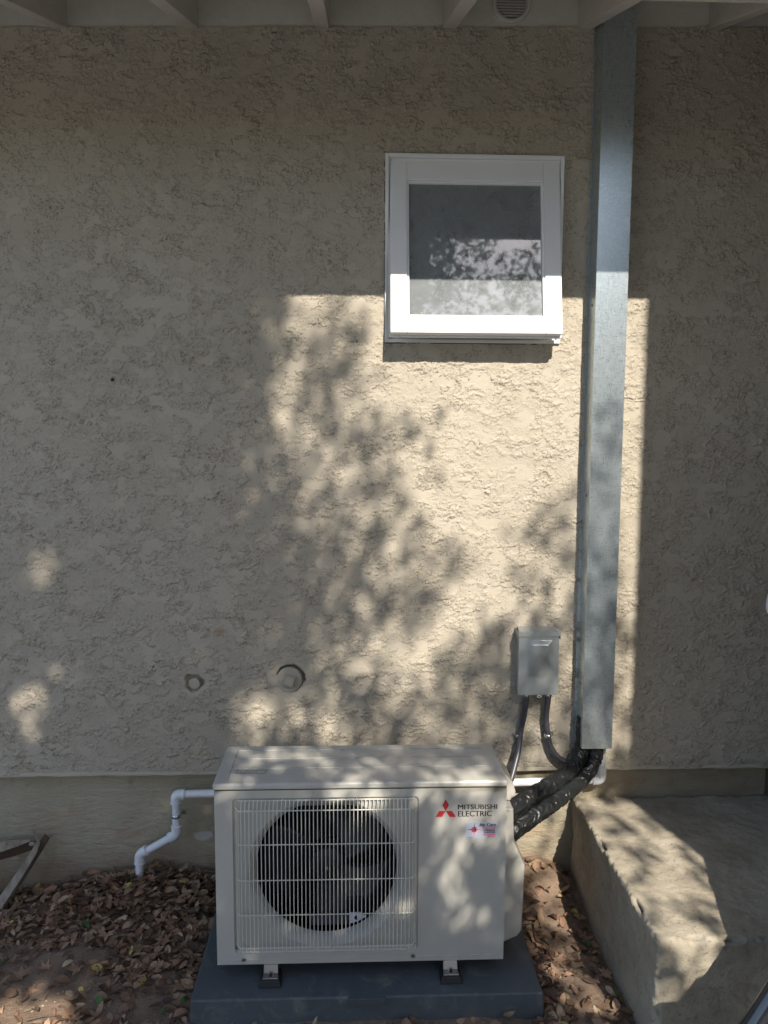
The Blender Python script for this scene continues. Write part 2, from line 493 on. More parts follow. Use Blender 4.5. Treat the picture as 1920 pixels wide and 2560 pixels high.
for (hx_, hz_, hr_, dp_, wb_) in ((-.5171, .6145, .032, .020, .09), (-.1925, .6275, .0485, .028, .03)):
    dx_ = Xg - hx_; dz_ = Zg - hz_; th_ = np.arctan2(dz_, dx_)
    rr_ = hr_ * (1 + wb_ * np.sin(th_ * 3 + 1) + wb_ * .7 * np.sin(th_ * 5 + 2) + .10 * pn(Xg * 60, Zg * 60, 9))
    D_ = np.sqrt(dx_ ** 2 + dz_ ** 2)
    calm = sst(1.0, 1.7, D_ / rr_)                        # smoothed plaster collar round the hole
    Yg = Yg * (.35 + .65 * calm) + dp_ * (1 - sst(.90, 1.0, D_ / rr_)); rough_ = rough_ * calm; lip_ = lip_ * calm
nzv, nxv = Xg.shape
co_w = np.stack([Xg, Yg, Zg], -1).reshape(-1, 3) - np.array([0, .1, -.13])
ii, jj = np.meshgrid(np.arange(nxv - 1), np.arange(nzv - 1))
a_i = (jj * nxv + ii).ravel()
cxm = ((Xg[:-1, :-1] + Xg[:-1, 1:]) / 2).ravel(); czm = ((Zg[:-1, :-1] + Zg[1:, :-1]) / 2).ravel()
ok_ = ~((cxm > WX0) & (cxm < WX1) & (czm > WZ0) & (czm < WZ1)); a_i = a_i[ok_]
quads = np.stack([a_i, a_i + 1, a_i + 1 + nxv, a_i + nxv], -1).astype(np.int32)
extra = np.array([(XL, 0, LED), (XA, 0, LED), (XA, 0, seam(XA)), (XL, 0, seam(XL)), (XR, 0, LED), (XR, .04, LED), (XL, .04, LED)]) - np.array([0, .1, -.13])
nb = len(co_w); co_w = np.concatenate([co_w, extra])
quads = np.concatenate([quads, np.array([[nb, nb + 1, nb + 2, nb + 3], [nb, nb + 4, nb + 5, nb + 6]], dtype=np.int32)])
wm = bpy.data.meshes.new('stucco_wall')
wm.vertices.add(len(co_w)); wm.vertices.foreach_set('co', co_w.astype(np.float32).ravel())
wm.loops.add(quads.size); wm.loops.foreach_set('vertex_index', quads.ravel())
wm.polygons.add(len(quads)); wm.polygons.foreach_set('loop_start', np.arange(0, quads.size, 4, dtype=np.int32)); wm.polygons.foreach_set('loop_total', np.full(len(quads), 4, dtype=np.int32))
wm.update(calc_edges=True)
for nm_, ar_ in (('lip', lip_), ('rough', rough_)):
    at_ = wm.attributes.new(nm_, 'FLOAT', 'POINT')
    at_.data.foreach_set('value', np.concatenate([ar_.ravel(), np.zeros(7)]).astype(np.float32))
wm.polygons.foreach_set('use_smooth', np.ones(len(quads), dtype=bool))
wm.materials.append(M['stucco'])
wall = bpy.data.objects.new('stucco_wall', wm); col.objects.link(wall); wall.parent = house
wc = MB()
for x0, x1, z0, z1 in ((XL, WX0, LED + .001, 2.95), (WX1, XR, LED + .001, 2.95), (WX0, WX1, LED + .001, WZ0), (WX0, WX1, WZ1, 2.95)):
    wc.box(x0, x1, .055, .12, z0, z1)
wc.build('wall_core', 'gap', house)
# drip lip at the stucco's lower edge, a thin irregular bead
lip = MB(); n = 420
for i in range(n + 1):
    x = XL + (XR - XL) * i / n; o = .0025 + .0025 * noise.noise((x * 9, 0, 1)); d = .004 * noise.noise((x * 14, 2, 0))
    lip.v += [(x, -.0005, LED + .008), (x, -o, LED + .004), (x, -o, LED - .004 + d), (x, .025, LED - .003 + d), (x, .025, LED + .008)]
for i in range(n):
    for k in range(4): lip.f.append((i * 5 + k, (i + 1) * 5 + k, (i + 1) * 5 + k + 1, i * 5 + k + 1))
lip.build('drip_edge', 'stucco', house, smooth=True, sharp=50)
MB().box(XL, 2.6, .026, .3, -.6, LED - .001).build('foundation_wall', 'found', house)
# blocking boards between the rafters, above the stucco
L = .63; SL = 1 / 3.
RX = [-2.52, -2.11, -1.70, -1.29, -.8807, -.4813, -.0773, .3188, .7487, 1.1633]
fr = MB(); fr.hexa([(XL, .006, seam(XL) + .001), (1.6, .006, seam(1.6) + .001), (1.6, .05, seam(1.6) + .001), (XL, .05, seam(XL) + .001),
                    (XL, .006, 2.99), (1.6, .006, 2.99), (1.6, .05, 2.99), (XL, .05, 2.99)])
fr.build('blocking_board', 'eave', house)
RH = .13
for x in RX:
    z = seam(x) - .002; r = MB(); hw = .0215
    sag = rnd.uniform(-.004, .004)
    r.hexa([(x - hw, -L, z - L * SL), (x + hw, -L + .0, z - L * SL), (x + hw, .005, z), (x - hw, .005, z),
            (x - hw, -L, z - L * SL + RH), (x + hw, -L, z - L * SL + RH), (x + hw, .005, z + RH), (x - hw, .005, z + RH)])
    r.build('rafter', 'eave', house, bevel=.003)
dk = MB()
def deckz(y): return 2.705 + RH + y * SL + .03
dk.hexa([(XL, -L - .03, deckz(-L - .03)), (XR - .005, -L - .03, deckz(-L - .03)), (XR - .005, 3.2, deckz(3.2)), (XL, 3.2, deckz(3.2)),
         (XL, -L - .03, deckz(-L - .03) + .03), (XR - .005, -L - .03, deckz(-L - .03) + .03), (XR - .005, 3.2, deckz(3.2) + .03), (XL, 3.2, deckz(3.2) + .03)])
dk.build('roof', 'roof', house)
bd = MB()
for i in range(5):
    y1 = -.002 - i * .128; y0 = y1 - .124; c_ = -.004
    bd.hexa([(XL, y0, deckz(y0) + c_ - .012), (1.42, y0, deckz(y0) + c_ - .012), (1.42, y1, deckz(y1) + c_ - .012), (XL, y1, deckz(y1) + c_ - .012),
             (XL, y0, deckz(y0) + c_), (1.42, y0, deckz(y0) + c_), (1.42, y1, deckz(y1) + c_), (XL, y1, deckz(y1) + c_)])
bd.build('soffit_boards', 'eave', house)
MB().box(XL, XR - .004, -L - .022, -L - .001, 2.473, 2.63).build('fascia_board', 'eave', house, bevel=.002)
# round vent
v = thing  # noqa
vt = MB(); vt.lathe([(.0, .004), (.048, .004), (.048, -.002), (.051, -.006), (.058, -.006), (.061, -.002), (.061, .007)], .512, 2.789, 48)
vo = vt.build('round_vent', 'eave', house, smooth=True)
vs_ = MB()
for i in range(11):
    z = 2.789 - .042 + i * .0084; hw = sqrt(max(0, .046 ** 2 - (z - 2.789) ** 2))
    vs_.box(.512 - hw, .512 + hw, .001, .0035, z - .0012, z + .0012)
vs_.build('vent_louvre', 'louvre', vo)
MB().box(XL, XL + .12, .1, 6, -.3, 3.2).box(1.31, 1.43, .121, 6, -.3, 3.2).box(XL, 1.43, 6, 6.1, -.3, 3.4).build('side_wall', 'stucco', house)
# unseen wing added to the right so its corner throws the straight edge of shade
WGX = 1.475; WGY = -2.083
wg = MB(); wg.box(WGX - .0022, WGX + 2.2, WGY, .35, -.2, 3.75).build('shade_wing_wall', 'wing', house)

# window
win = MB()
fy0, fy1 = -.012, .075
ox0, ox1, oz0, oz1 = .1194, .6902, 1.743, 2.3296
def ring(mb, x0, x1, z0, z1, t, y0, y1, tb=None, tt=None):
    tb = tb or t; tt = tt or t
    mb.box(x0, x0 + t, y0, y1, z0, z1); mb.box(x1 - t, x1, y0, y1, z0, z1)
    mb.box(x0 + t, x1 - t, y0, y1, z0, z0 + tb); mb.box(x0 + t, x1 - t, y0, y1, z1 - tt, z1)
ring(win, ox0, ox1, oz0, oz1, .011, fy0, .02)
window = win.build('window', 'white', house, bevel=.0015)
ring(MB0 := MB(), ox0 + .0112, ox1 - .0112, oz0 + .0112, oz1 - .0112, .010, .004, .1)
MB0.build('frame', 'white', window, bevel=.001)
cg = MB(); ring(cg, ox0 - .0025, ox1 + .0025, oz0 - .0025, oz1 + .0025, .004, -.002, .004); cg.build('caulk_line', 'gap', window)
ins = MB(); ring(ins, ox0 + .0214, ox1 - .0214, oz0 + .0214, oz1 - .0214, .026, .020, .1); ins.build('inner_stop', 'cream', window, bevel=.001)
# tilted sash, hinged at the top, about 9 cm open at the foot
hz, hy = 2.3140, .000
ang = atan2(.096, .550)
def sash(p):      # local: x, d (outwards), s (down from hinge)
    x, d, s = p
    return (x, hy - d * cos(ang) - s * sin(ang), hz + d * sin(ang) - s * cos(ang))
def sbox(mb, x0, x1, d0, d1, s0, s1):
    mb.hexa([sash(p) for p in [(x0, d1, s1), (x1, d1, s1), (x1, d0, s1), (x0, d0, s1), (x0, d1, s0), (x1, d1, s0), (x1, d0, s0), (x0, d0, s0)]])
sx0, sx1 = .1345, .6765; sl = .5585; rw = .053
sa = MB()
sbox(sa, sx0, sx0 + rw, -.028, .0, .004, sl); sbox(sa, sx1 - rw, sx1, -.028, .0, .004, sl)
sbox(sa, sx0 + rw, sx1 - rw, -.028, -.0002, .004, .066); sbox(sa, sx0 + rw, sx1 - rw, -.028, -.0002, sl - .052, sl)
so = sa.build('sash', 'white', window, bevel=.0025)
sb = MB()
gx0, gx1, gs0, gs1 = sx0 + rw, sx1 - rw, .066, sl - .052
e = .007
for a in ((gx0, gx0 + e, gs0, gs1), (gx1 - e, gx1, gs0, gs1), (gx0 + e, gx1 - e, gs0, gs0 + e), (gx0 + e, gx1 - e, gs1 - e, gs1)):
    sbox(sb, a[0], a[1], -.022, -.005, a[2], a[3])
sb.build('glazing_bead', 'white', so, bevel=.002)
sf = MB(); sbox(sf, sx0 - .006, sx1 + .006, -.034, -.028, .0, sl + .004); 
# flange behind the sash face is a ring so that the glass stays clear
sf = MB()
for a in ((sx0 - .005, sx0 + .03, .004, sl + .006), (sx1 - .03, sx1 + .005, .004, sl + .006), (sx0 + .03, sx1 - .03, .004, .03), (sx0 + .03, sx1 - .03, sl - .03, sl + .006)):
    sbox(sf, a[0], a[1], -.036, -.0285, a[2], a[3])
sf.build('sash_flange', 'white', so, bevel=.002)
gm = MB(); sbox(gm, gx0 + .0005, gx1 - .0005, -.0150, -.0149, gs0 + .0005, gs1 - .0005)
gm.f = [gm.f[2]]; gm.build('pane', 'glass', so)
ar = MB()
ar.tube([(.395, .05, 1.79), (.40, .0, 1.782), (.43, -.06, 1.776)], .004, 8); ar.tube([(.46, .05, 1.79), (.44, .0, 1.78), (.425, -.055, 1.776)], .0045, 8)
ar.build('opening_arm', 'steel', window, smooth=True)
ck = MB(); ck.box(.162, .19, -.05, .03, 1.7725, 1.790); ck.build('hinge_block', 'white', window, bevel=.003)
ck = MB(); ck.box(.615, .640, -.05, .03, 1.7725, 1.786); ck.build('hinge_block', 'cream', window, bevel=.003)
# insect screen and the dim room behind it
scn = MB(); scn.box(ox0 + .047, ox1 - .047, .060, .0615, oz0 + .047, oz1 - .047); scn.build('insect_screen', 'blind', window)
rm = MB(); rm.box(-.3, 1.1, .125, 1.6, 1.2, 2.65); rm.f = rm.f[:2] + rm.f[3:]; rm.build('room', 'room', house)

# ------------------------------------------------------------------ cleanout plugs in the wall
p1 = thing('cleanout_plug', 'small tan painted plug sunk in a shallow stucco dimple, left one', 'pipe plug', (-.5171, .01, .6145))
q = MB(); poly = []
for k in range(8):
    th = 2 * pi * k / 8 + .35; rr = .0185 * (1 + .12 * (k % 2)); poly.append((-.514 + rr * cos(th), .6125 + rr * sin(th)))
q.prism(poly, -.006, .011); q.build('square_head', 'plug', p1, bevel=.003)
MB().cyl((-.514, .0195, .6125), (-.514, .011, .6125), .013, 20).build('threaded_neck', 'plug', p1, smooth=True)
p2 = thing('cleanout_plug', 'larger round cleanout cap with raised square boss in a dark hole', 'pipe plug', (-.1975, .02, .6235))
MB().lathe([(.0, -.003), (.0405, -.003), (.043, -.0005), (.043, .029)], -.1975, .6225, 48).build('cap_disc', 'plug', p2, smooth=True)
q = MB(); sq = []
for k in range(4):
    th = pi / 4 + 2 * pi * k / 4 - .30; sq.append((-.195 + .0265 * cos(th), .6205 + .0265 * sin(th)))
sq2 = [(-.195 + (x + .195) * .82, .6205 + (z - .6205) * .82) for x, z in sq]
q.add([(x, -.0031, z) for x, z in sq] + [(x - .001, -.022, z + .002) for x, z in sq2], [(4, 5, 6, 7), (0, 1, 5, 4), (1, 2, 6, 5), (2, 3, 7, 6), (3, 0, 4, 7)])
q.build('square_boss', 'plug', p2, bevel=.002)
nl = MB(); nl.cyl((-.7531, .002, 1.6185), (-.7541, -.006, 1.6175), .0045, 10); nl.cyl((-.7541, -.006, 1.6175), (-.7538, -.0075, 1.6178), .0052, 10)
tag(nl.build('nail_head', 'gap', loc=(-.7531, 0, 1.6189), smooth=True), 'dark nail head standing out of the shaded stucco wall', 'nail')

# ------------------------------------------------------------------ line set duct
duct = thing('line_cover_duct', 'tall galvanised metal duct running up the stucco wall to the eave', 'metal duct', (.83, -.001, .4))
DX0, DX1, DD, DZ0, DZ1 = .7823, .8846, .0781, .4013, 2.86
d = MB()
th = .0016
d.box(DX0, DX1, -DD, -DD + th, DZ0, DZ1)
d.box(DX0, DX0 + th, -DD + th, -.001, DZ0, DZ1); d.box(DX1 - th, DX1, -DD + th, -.001, DZ0, DZ1)
d.build('channel', 'galv', duct, bevel=.0006)
d = MB(); d.box(DX0 - .006, DX0, -.0025, -.0008, DZ0, DZ1); d.box(DX1, DX1 + .006, -.0025, -.0008, DZ0, DZ1); d.build('flange', 'galv', duct)
for z in (.62, 1.25, 1.86, 2.45):
    MB().cyl((DX0 - .0005, -.045, z), (DX0 - .003, -.045, z), .004, 10).build('screw', 'screw', duct, smooth=True)

# ------------------------------------------------------------------ disconnect box
bx = thing('disconnect_box', 'small grey electrical disconnect box on the wall beside the metal duct', 'electrical box', (.635, 0, .58))
BX0, BX1, BZ0, BZ1, BD = .5665, .704, .583, .800, .062
MB().box(BX0 + .004, BX1 - .006, -BD + .006, -.001, BZ0 + .003, BZ1 - .012).build('case', 'box', bx, bevel=.002)
fc = MB()   # front cover with a pressed panel
x0, x1, z0, z1 = BX0, BX1 - .003, BZ0, BZ1 - .016
a0, a1, c0, c1 = BX0 + .0265, BX1 - .0265, BZ0 + .058, BZ1 - .030
b0, b1, e0, e1 = a0 + .016, a1 - .016, c0 + .012, c1 - .013
yf = -BD; yi = -BD - .012
vsx = [(x0, yf, z0), (x1, yf, z0), (x1, yf, z1), (x0, yf, z1), (a0, yf, c0), (a1, yf, c0), (a1, yf, c1), (a0, yf, c1), (b0, yi + .006, e0), (b1, yi + .006, e0), (b1, yi, e1), (b0, yi, e1),
       (x0, yf + .02, z0), (x1, yf + .02, z0), (x1, yf + .02, z1), (x0, yf + .02, z1)]
fc.add(vsx, [(0, 1, 5, 4), (1, 2, 6, 5), (2, 3, 7, 6), (3, 0, 4, 7), (4, 5, 9, 8), (5, 6, 10, 9), (6, 7, 11, 10), (7, 4, 8, 11), (8, 9, 10, 11),
             (0, 12, 13, 1), (1, 13, 14, 2), (2, 14, 15, 3), (3, 15, 12, 0)])
fc.build('front_cover', 'box', bx, bevel=.0012)
hd = MB()
hy1 = -BD - .005; hx0, hx1 = BX0 - .002, BX1 + .001
hd.hexa([(hx0, hy1, BZ1 - .0155), (hx1, hy1, BZ1 - .0155), (hx1, hy1 + .002, BZ1 - .0155), (hx0, hy1 + .002, BZ1 - .0155), (hx0, hy1, BZ1), (hx1, hy1, BZ1), (hx1, hy1 + .002, BZ1), (hx0, hy1 + .002, BZ1)])
hd.hexa([(hx0, hy1, BZ1), (hx1, hy1, BZ1), (hx1 - .008, -.001, BZ1 + .0), (hx0 + .008, -.001, BZ1 + .0), (hx0, hy1, BZ1 + .0015), (hx1, hy1, BZ1 + .0015), (hx1 - .008, -.001, BZ1 + .004), (hx0 + .008, -.001, BZ1 + .004)])
hd.add([(hx1, hy1 + .002, BZ1), (hx1, -.001, BZ1), (hx1 - .001, -.001, BZ1 - .028), (hx1 - .001, hy1 + .002, BZ1 - .028)], [(0, 1, 2, 3)])
hd.add([(hx0, hy1 + .002, BZ1), (hx0, -.001, BZ1), (hx0 + .001, -.001, BZ1 - .028), (hx0 + .001, hy1 + .002, BZ1 - .028)], [(0, 1, 2, 3)])
hd.build('rain_hood', 'box', bx)
hs = MB(); hs.v = []; 
rr = [(.0085, .0045)]
pts = []
for k in range(20):
    th_ = 2 * pi * k / 20; pts.append((.6385 + .0085 * cos(th_), BZ0 - .0035 + .0050 * sin(th_)))
inn = [(.6385 + (x - .6385) * .45, BZ0 - .0035 + (z - BZ0 + .0035) * .45) for x, z in pts]
n = 20
hs.add([(x, -BD - .002, z) for x, z in pts] + [(x, -BD - .002, z) for x, z in inn] + [(x, -BD + .002, z) for x, z in pts] + [(x, -BD + .002, z) for x, z in inn],
       [(i, (i + 1) % n, (i + 1) % n + n, i + n) for i in range(n)] + [(i, i + 2 * n, (i + 1) % n + 2 * n, (i + 1) % n) for i in range(n)] + [(i + n, (i + 1) % n + n, (i + 1) % n + 3 * n, i + 3 * n) for i in range(n)])
hs.build('hasp', 'steel', bx)
for cxx in (.602, .677):
    k = MB(); k.cyl((cxx, -.032, BZ0 + .003), (cxx, -.032, BZ0 - .010), .0125, 16); k.cyl((cxx, -.032, BZ0 - .010), (cxx, -.032, BZ0 - .016), .0105, 6)
    k.build('conduit_fitting', 'steel', bx, smooth=True)
MB().cyl((.6395, -.001, BZ0 - .043), (.6395, -.006, BZ0 - .043), .004, 8).build('mounting_screw', 'screw', bx, smooth=True)

def strap(parent, p, ang_, r, ear_dir, y_wall=0):
    s_ = MB(); px, py, pz = p
    c_, s__ = cos(ang_), sin(ang_)
    n = 14; wd = .006
    ring_ = []
    for k in range(n + 1):
        th_ = pi * k / n
        ring_.append((cos(th_) * (r + .0008) * ear_dir, -sin(th_) * (r + .0008)))
    pr = [(-ear_dir * (r + .0008), .0)] ; path = [(ear_dir * (r + .014), -py - .0015), (ear_dir * (r + .002), -py - .0015)] + ring_ + [(-ear_dir * (r + .0008), -py - .001)]
    vs = []
    for (a, b) in path:
        for w_ in (-wd, wd):
            vs.append((px + a * c_ - w_ * s__, py + b, pz + a * s__ + w_ * c_))
    fs = [(i * 2, i * 2 + 1, i * 2 + 3, i * 2 + 2) for i in range(len(path) - 1)]
    s_.add(vs, fs)
    o = s_.build('pipe_strap', 'steel', parent, smooth=True)
    m = o.modifiers.new('s', 'SOLIDIFY'); m.thickness = .0012
    a = ear_dir * (r + .009)
    MB().cyl((px + a * c_, -.001, pz + a * s__), (px + a * c_, -.005, pz + a * s__), .0038, 8).build('screw', 'screw', o, smooth=True)
    return o

c1 = thing('electrical_conduit', 'grey conduit from the box curving down behind the air conditioner', 'conduit', (.60, -.03, .56), 'flexible conduits below the box')
MB().tube([(.602, -.032, .572), (.6015, -.032, .5523), (.596, -.028, .4982), (.587, -.024, .4444), (.5765, -.045, .385), (.557, -.075, .335), (.535, -.11, .29), (.515, -.16, .255)], .0100, 14, smooth=6).build('jacket', 'conduit', c1, smooth=True)
strap(c1, (.5835, -.022, .428), .18, .0105, -1)
c2 = thing('electrical_conduit', 'grey conduit from the box curving right behind the black wrapped pipes', 'conduit', (.677, -.03, .56), 'flexible conduits below the box')
MB().tube([(.677, -.032, .572), (.676, -.032, .5516), (.6728, -.026, .4928), (.6798, -.024, .4337), (.6906, -.026, .3898), (.7149, -.030, .3541), (.7458, -.034, .3353), (.79, -.035, .325)], .0100, 14, smooth=6).build('jacket', 'conduit', c2, smooth=True)
strap(c2, (.6815, -.024, .428), -.12, .0105, 1)

# ------------------------------------------------------------------ black wrapped line set
def wrapped(name, label, path, r, seed):
    t_ = thing(name, label, 'insulated pipe', path[0], 'tape wrapped pipes from duct to air conditioner')
    def rf(t, th_, i):
        v = 1 + .04 * noise.noise((t * 6, seed, 0))
        w_ = t * 30 + .7 * sin(th_ + seed) + 1.2 * noise.noise((t * 14, cos(th_) * .8 + seed, sin(th_) * .8))
        v += .17 * (1 - min(1, abs(noise.noise((w_, cos(th_) * 1.1 + seed, sin(th_) * 1.1))) * 3.4)) - .08
        return v
    m_ = MB(); m_.tube(path, r, 56, smooth=44, rf=rf); m_.build('wrapped_insulation', 'tape', t_, smooth=True, sharp=180)
    return t_
wrapped('insulated_pipe', 'upper black tape wrapped pipe bending from the duct to the air conditioner', [(.8000, -.040, .50), (.7995, -.040, .4271), (.7985, -.042, .3982), (.7745, -.06, .3502), (.7158, -.11, .3225), (.6321, -.19, .3190), (.5683, -.25, .3190), (.5008, -.31, .3128), (.43, -.345, .3046)], .0256, 1)
wrapped('insulated_pipe', 'lower black tape wrapped pipe bending from the duct to the air conditioner', [(.850, -.040, .50), (.8475, -.040, .4208), (.8423, -.042, .3891), (.828, -.055, .3409), (.7757, -.10, .3013), (.6952, -.17, .2839), (.6332, -.23, .279), (.5599, -.29, .2686), (.5015, -.33, .248), (.43, -.36, .230)], .0262, 2)

# ------------------------------------------------------------------ drain pipe
dp = thing('drain_pipe', 'white plastic drain pipe running low along the wall behind the unit', 'drain pipe', (-.2, -.025, .25))
PR, FR = .0133, .0172
yy = -.026
MB().tube([(.8529, yy, .2698), (.2, yy, .2535), (-.5783, yy, .2356)], PR, 18).build('pipe_section', 'pvc', dp, smooth=True)
MB().tube([(-.5805, yy, .225), (-.5805, yy, .095)], PR, 18).build('pipe_section', 'pvc', dp, smooth=True)
MB().tube([(-.5805, yy, .095), (-.6934, yy, .0309)], PR, 18).build('pipe_section', 'pvc', dp, smooth=True)
MB().tube([(-.7081, yy, .020), (-.7091, yy, -.0716)], PR, 18).build('pipe_section', 'pvc', dp, smooth=True)
MB().tube([(.868, yy, .29), (.868, yy - .005, .44)], PR, 18).build('pipe_section', 'pvc', dp, smooth=True)
def elbow(a, b, c, la, lc):
    a = Vector(a); b = Vector(b); c = Vector(c)
    da = (a - b).normalized(); dc = (c - b).normalized(); k = .014
    pth = [b + da * la, b + da * (k + .001), b + da * k]
    for i in range(1, 6):
        t_ = i / 6; pth.append((b + da * k) * (1 - t_) ** 2 + b * 2 * t_ * (1 - t_) + (b + dc * k) * t_ ** 2)
    pth += [b + dc * k, b + dc * (k + .001), b + dc * lc]
    m_ = MB(); m_.tube(pth, FR, 20)
    for e_, dd in ((pth[0], da), (pth[-1], dc)):
        m_.tube([e_ - dd * .004, e_ + dd * .0002], FR + .0012, 20)
    return m_.build('elbow', 'pvc', dp, smooth=True, sharp=50)
elbow((-.5, yy, .2374), (-.5805, yy, .2356), (-.5805, yy, .1), .030, .030)
elbow((-.5805, yy, .2), (-.5805, yy, .0953), (-.6934, yy, .0329), .030, .028)
elbow((-.5805, yy, .0953), (-.7060, yy, .0275), (-.7085, yy, -.05), .028, .034)
elbow((.7, yy, .266), (.868, yy, .2698), (.868, yy - .004, .4), .030, .05)
strap(dp, (-.5805, yy, .1607), 0, PR, 1)

# ------------------------------------------------------------------ pad
pad = MB()
PX0, PX1, PY0, PY1, PZ = -.4185, .5385, -.6035, -.13, -.065
tz = .0, 
pad.hexa([(PX0 - .004, PY0 - .006, -.15), (PX1 + .004, PY0 - .006, -.15), (PX1 + .004, PY1, -.15), (PX0 - .004, PY1, -.15), (PX0, PY0, PZ), (PX1, PY0, PZ), (PX1, PY1, PZ), (PX0, PY1, PZ)])
padr = thing('equipment_pad', 'dark grey rectangular pad on the ground under the air conditioner', 'equipment pad', (.06, -.36, -.15))
pad.build('slab', 'pad', padr, bevel=.006, seg=3)
MB().box(.004, .107, PY0 - .009, PY0 + .006, -.083, -.0645).build('moulded_tab', 'pad', padr, bevel=.0015)

# ------------------------------------------------------------------ air conditioner
ac = thing('air_conditioner', 'ivory outdoor air conditioner unit with wire fan guard on a dark pad', 'air conditioner', (.04, -.4, -.065))
AX0, AX1, AY0, AY1, AZ0, AZL = -.3584, .4416, -.525, -.274, -.0212, .484
FCX, FCZ, HR = -.0555, .240, .218
RX0_, RX1_, RZ0, RZ1 = -.3105, .1995, .0105, .4615
yr = AY0 + .007
def rect_pts(x0, x1, z0, z1, angs, cx, cz):
    out = []
    for a in angs:
        c_, s_ = cos(a), sin(a); t_ = 1e9
        if c_ > 1e-9: t_ = min(t_, (x1 - cx) / c_)
        if c_ < -1e-9: t_ = min(t_, (x0 - cx) / c_)
        if s_ > 1e-9: t_ = min(t_, (z1 - cz) / s_)
        if s_ < -1e-9: t_ = min(t_, (z0 - cz) / s_)
        out.append((cx + c_ * t_, cz + s_ * t_))
    return out
angs = sorted([2 * pi * k / 96 for k in range(96)] + [atan2(z - FCZ, x - FCX) % (2 * pi) for x in (RX0_, RX1_) for z in (RZ0, RZ1)])
body = MB()
rc = .012
# outer front frame round the recess: rounded recess corners
def rrect(x0, x1, z0, z1, r, n=5):
    pts_ = []
    for cx_, cz_, a0_ in ((x1 - r, z1 - r, 0), (x0 + r, z1 - r, pi / 2), (x0 + r, z0 + r, pi), (x1 - r, z0 + r, 3 * pi / 2)):
        for k in range(n + 1): a_ = a0_ + pi / 2 * k / n; pts_.append((cx_ + r * cos(a_), cz_ + r * sin(a_)))
    return pts_
RR = rrect(RX0_, RX1_, RZ0, RZ1, rc)
nn = len(RR)
angR = [atan2(z - FCZ, x - FCX) for x, z in RR]
inner = [(FCX + (x - FCX) * .988, FCZ + (z - FCZ) * .988) for x, z in RR]
def bq(x0, x1, z0, z1): body.add([(x0, AY0, z0), (x1, AY0, z0), (x1, AY0, z1), (x0, AY0, z1)], [(0, 1, 2, 3)])
bq(AX0, RX0_, AZ0, RZ0); bq(AX0, RX0_, RZ0, RZ1); bq(AX0, RX0_, RZ1, AZL)
bq(RX0_, RX1_, AZ0, RZ0); bq(RX0_, RX1_, RZ1, AZL)
bq(RX1_, AX1, AZ0, RZ0); bq(RX1_, AX1, RZ0, RZ1); bq(RX1_, AX1, RZ1, AZL)
for ci, (cx_, cz_) in enumerate(((RX1_, RZ1), (RX0_, RZ1), (RX0_, RZ0), (RX1_, RZ0))):
    arc = RR[ci * 6:ci * 6 + 6]
    body.add([(cx_, AY0, cz_)] + [(x, AY0, z) for x, z in arc], [(0, k + 1, k + 2) for k in range(5)])
body.add([(x, AY0, z) for x, z in RR] + [(x, yr, z) for x, z in inner], [(i, (i + 1) % nn, (i + 1) % nn + nn, i + nn) for i in range(nn)])
REC = rect_pts(RX0_, RX1_, RZ0, RZ1, angs, FCX, FCZ)
na = len(angs)
REC = [(FCX + (x - FCX) * .990, FCZ + (z - FCZ) * .990) for x, z in REC]
body.add([(x, yr + .00001, z) for x, z in REC] + [(FCX + HR * cos(a), yr, min(.455, FCZ + HR * sin(a))) for a in angs], [(i, (i + 1) % na, (i + 1) % na + na, i + na) for i in range(na)])
# sides, back, bottom
body.add([(AX0, AY0, AZ0), (AX0, AY1, AZ0), (AX0, AY1, AZL), (AX0, AY0, AZL)], [(0, 1, 2, 3)])
body.add([(AX1, AY0, AZ0), (AX1, AY1, AZ0), (AX1, AY1, AZL), (AX1, AY0, AZL)], [(0, 3, 2, 1)])
body.add([(AX0, AY1, AZ0), (AX1, AY1, AZ0), (AX1, AY1, AZL), (AX0, AY1, AZL)], [(0, 1, 2, 3)])
body.add([(AX0, AY0, AZ0), (AX1, AY0, AZ0), (AX1, AY1, AZ0), (AX0, AY1, AZ0)], [(0, 3, 2, 1)])
me_b = body.build('front_panel', 'ac', ac)
bmx = bmesh.new(); bmx.from_mesh(me_b.data); bmesh.ops.remove_doubles(bmx, verts=bmx.verts, dist=.0003)
bmesh.ops.recalc_face_normals(bmx, faces=bmx.faces)
ed = [e_ for e_ in bmx.edges if len(e_.link_faces) == 2 and e_.calc_face_angle(0) > 1.2 and e_.calc_length() > .0
      and any(abs(v_.co.x + .04 - AX0) < 1e-4 or abs(v_.co.x + .04 - AX1) < 1e-4 for v_ in e_.verts) and all(abs(v_.co.y - .4 - AY0) < 1e-4 for v_ in e_.verts)
      and abs(e_.verts[0].co.x - e_.verts[1].co.x) < 1e-5]
bmesh.ops.bevel(bmx, geom=ed, offset=.008, segments=3, affect='EDGES', profile=.5)
bmx.to_mesh(me_b.data); bmx.free()
me_b.data.polygons.foreach_set('use_smooth', [True] * len(me_b.data.polygons)); me_b.data.set_sharp_from_angle(angle=radians(28))
# grooves pressed along the foot of the front
gr_ = MB()
for a_, b_ in ((-.334, -.292), (-.276, .178), (.195, .375), (.392, .405)): gr_.box(a_, b_, AY0 - .0012, AY0 + .001, -.0085, -.0060)
gr_.build('pressed_rib', 'ac', me_b, bevel=.0005)
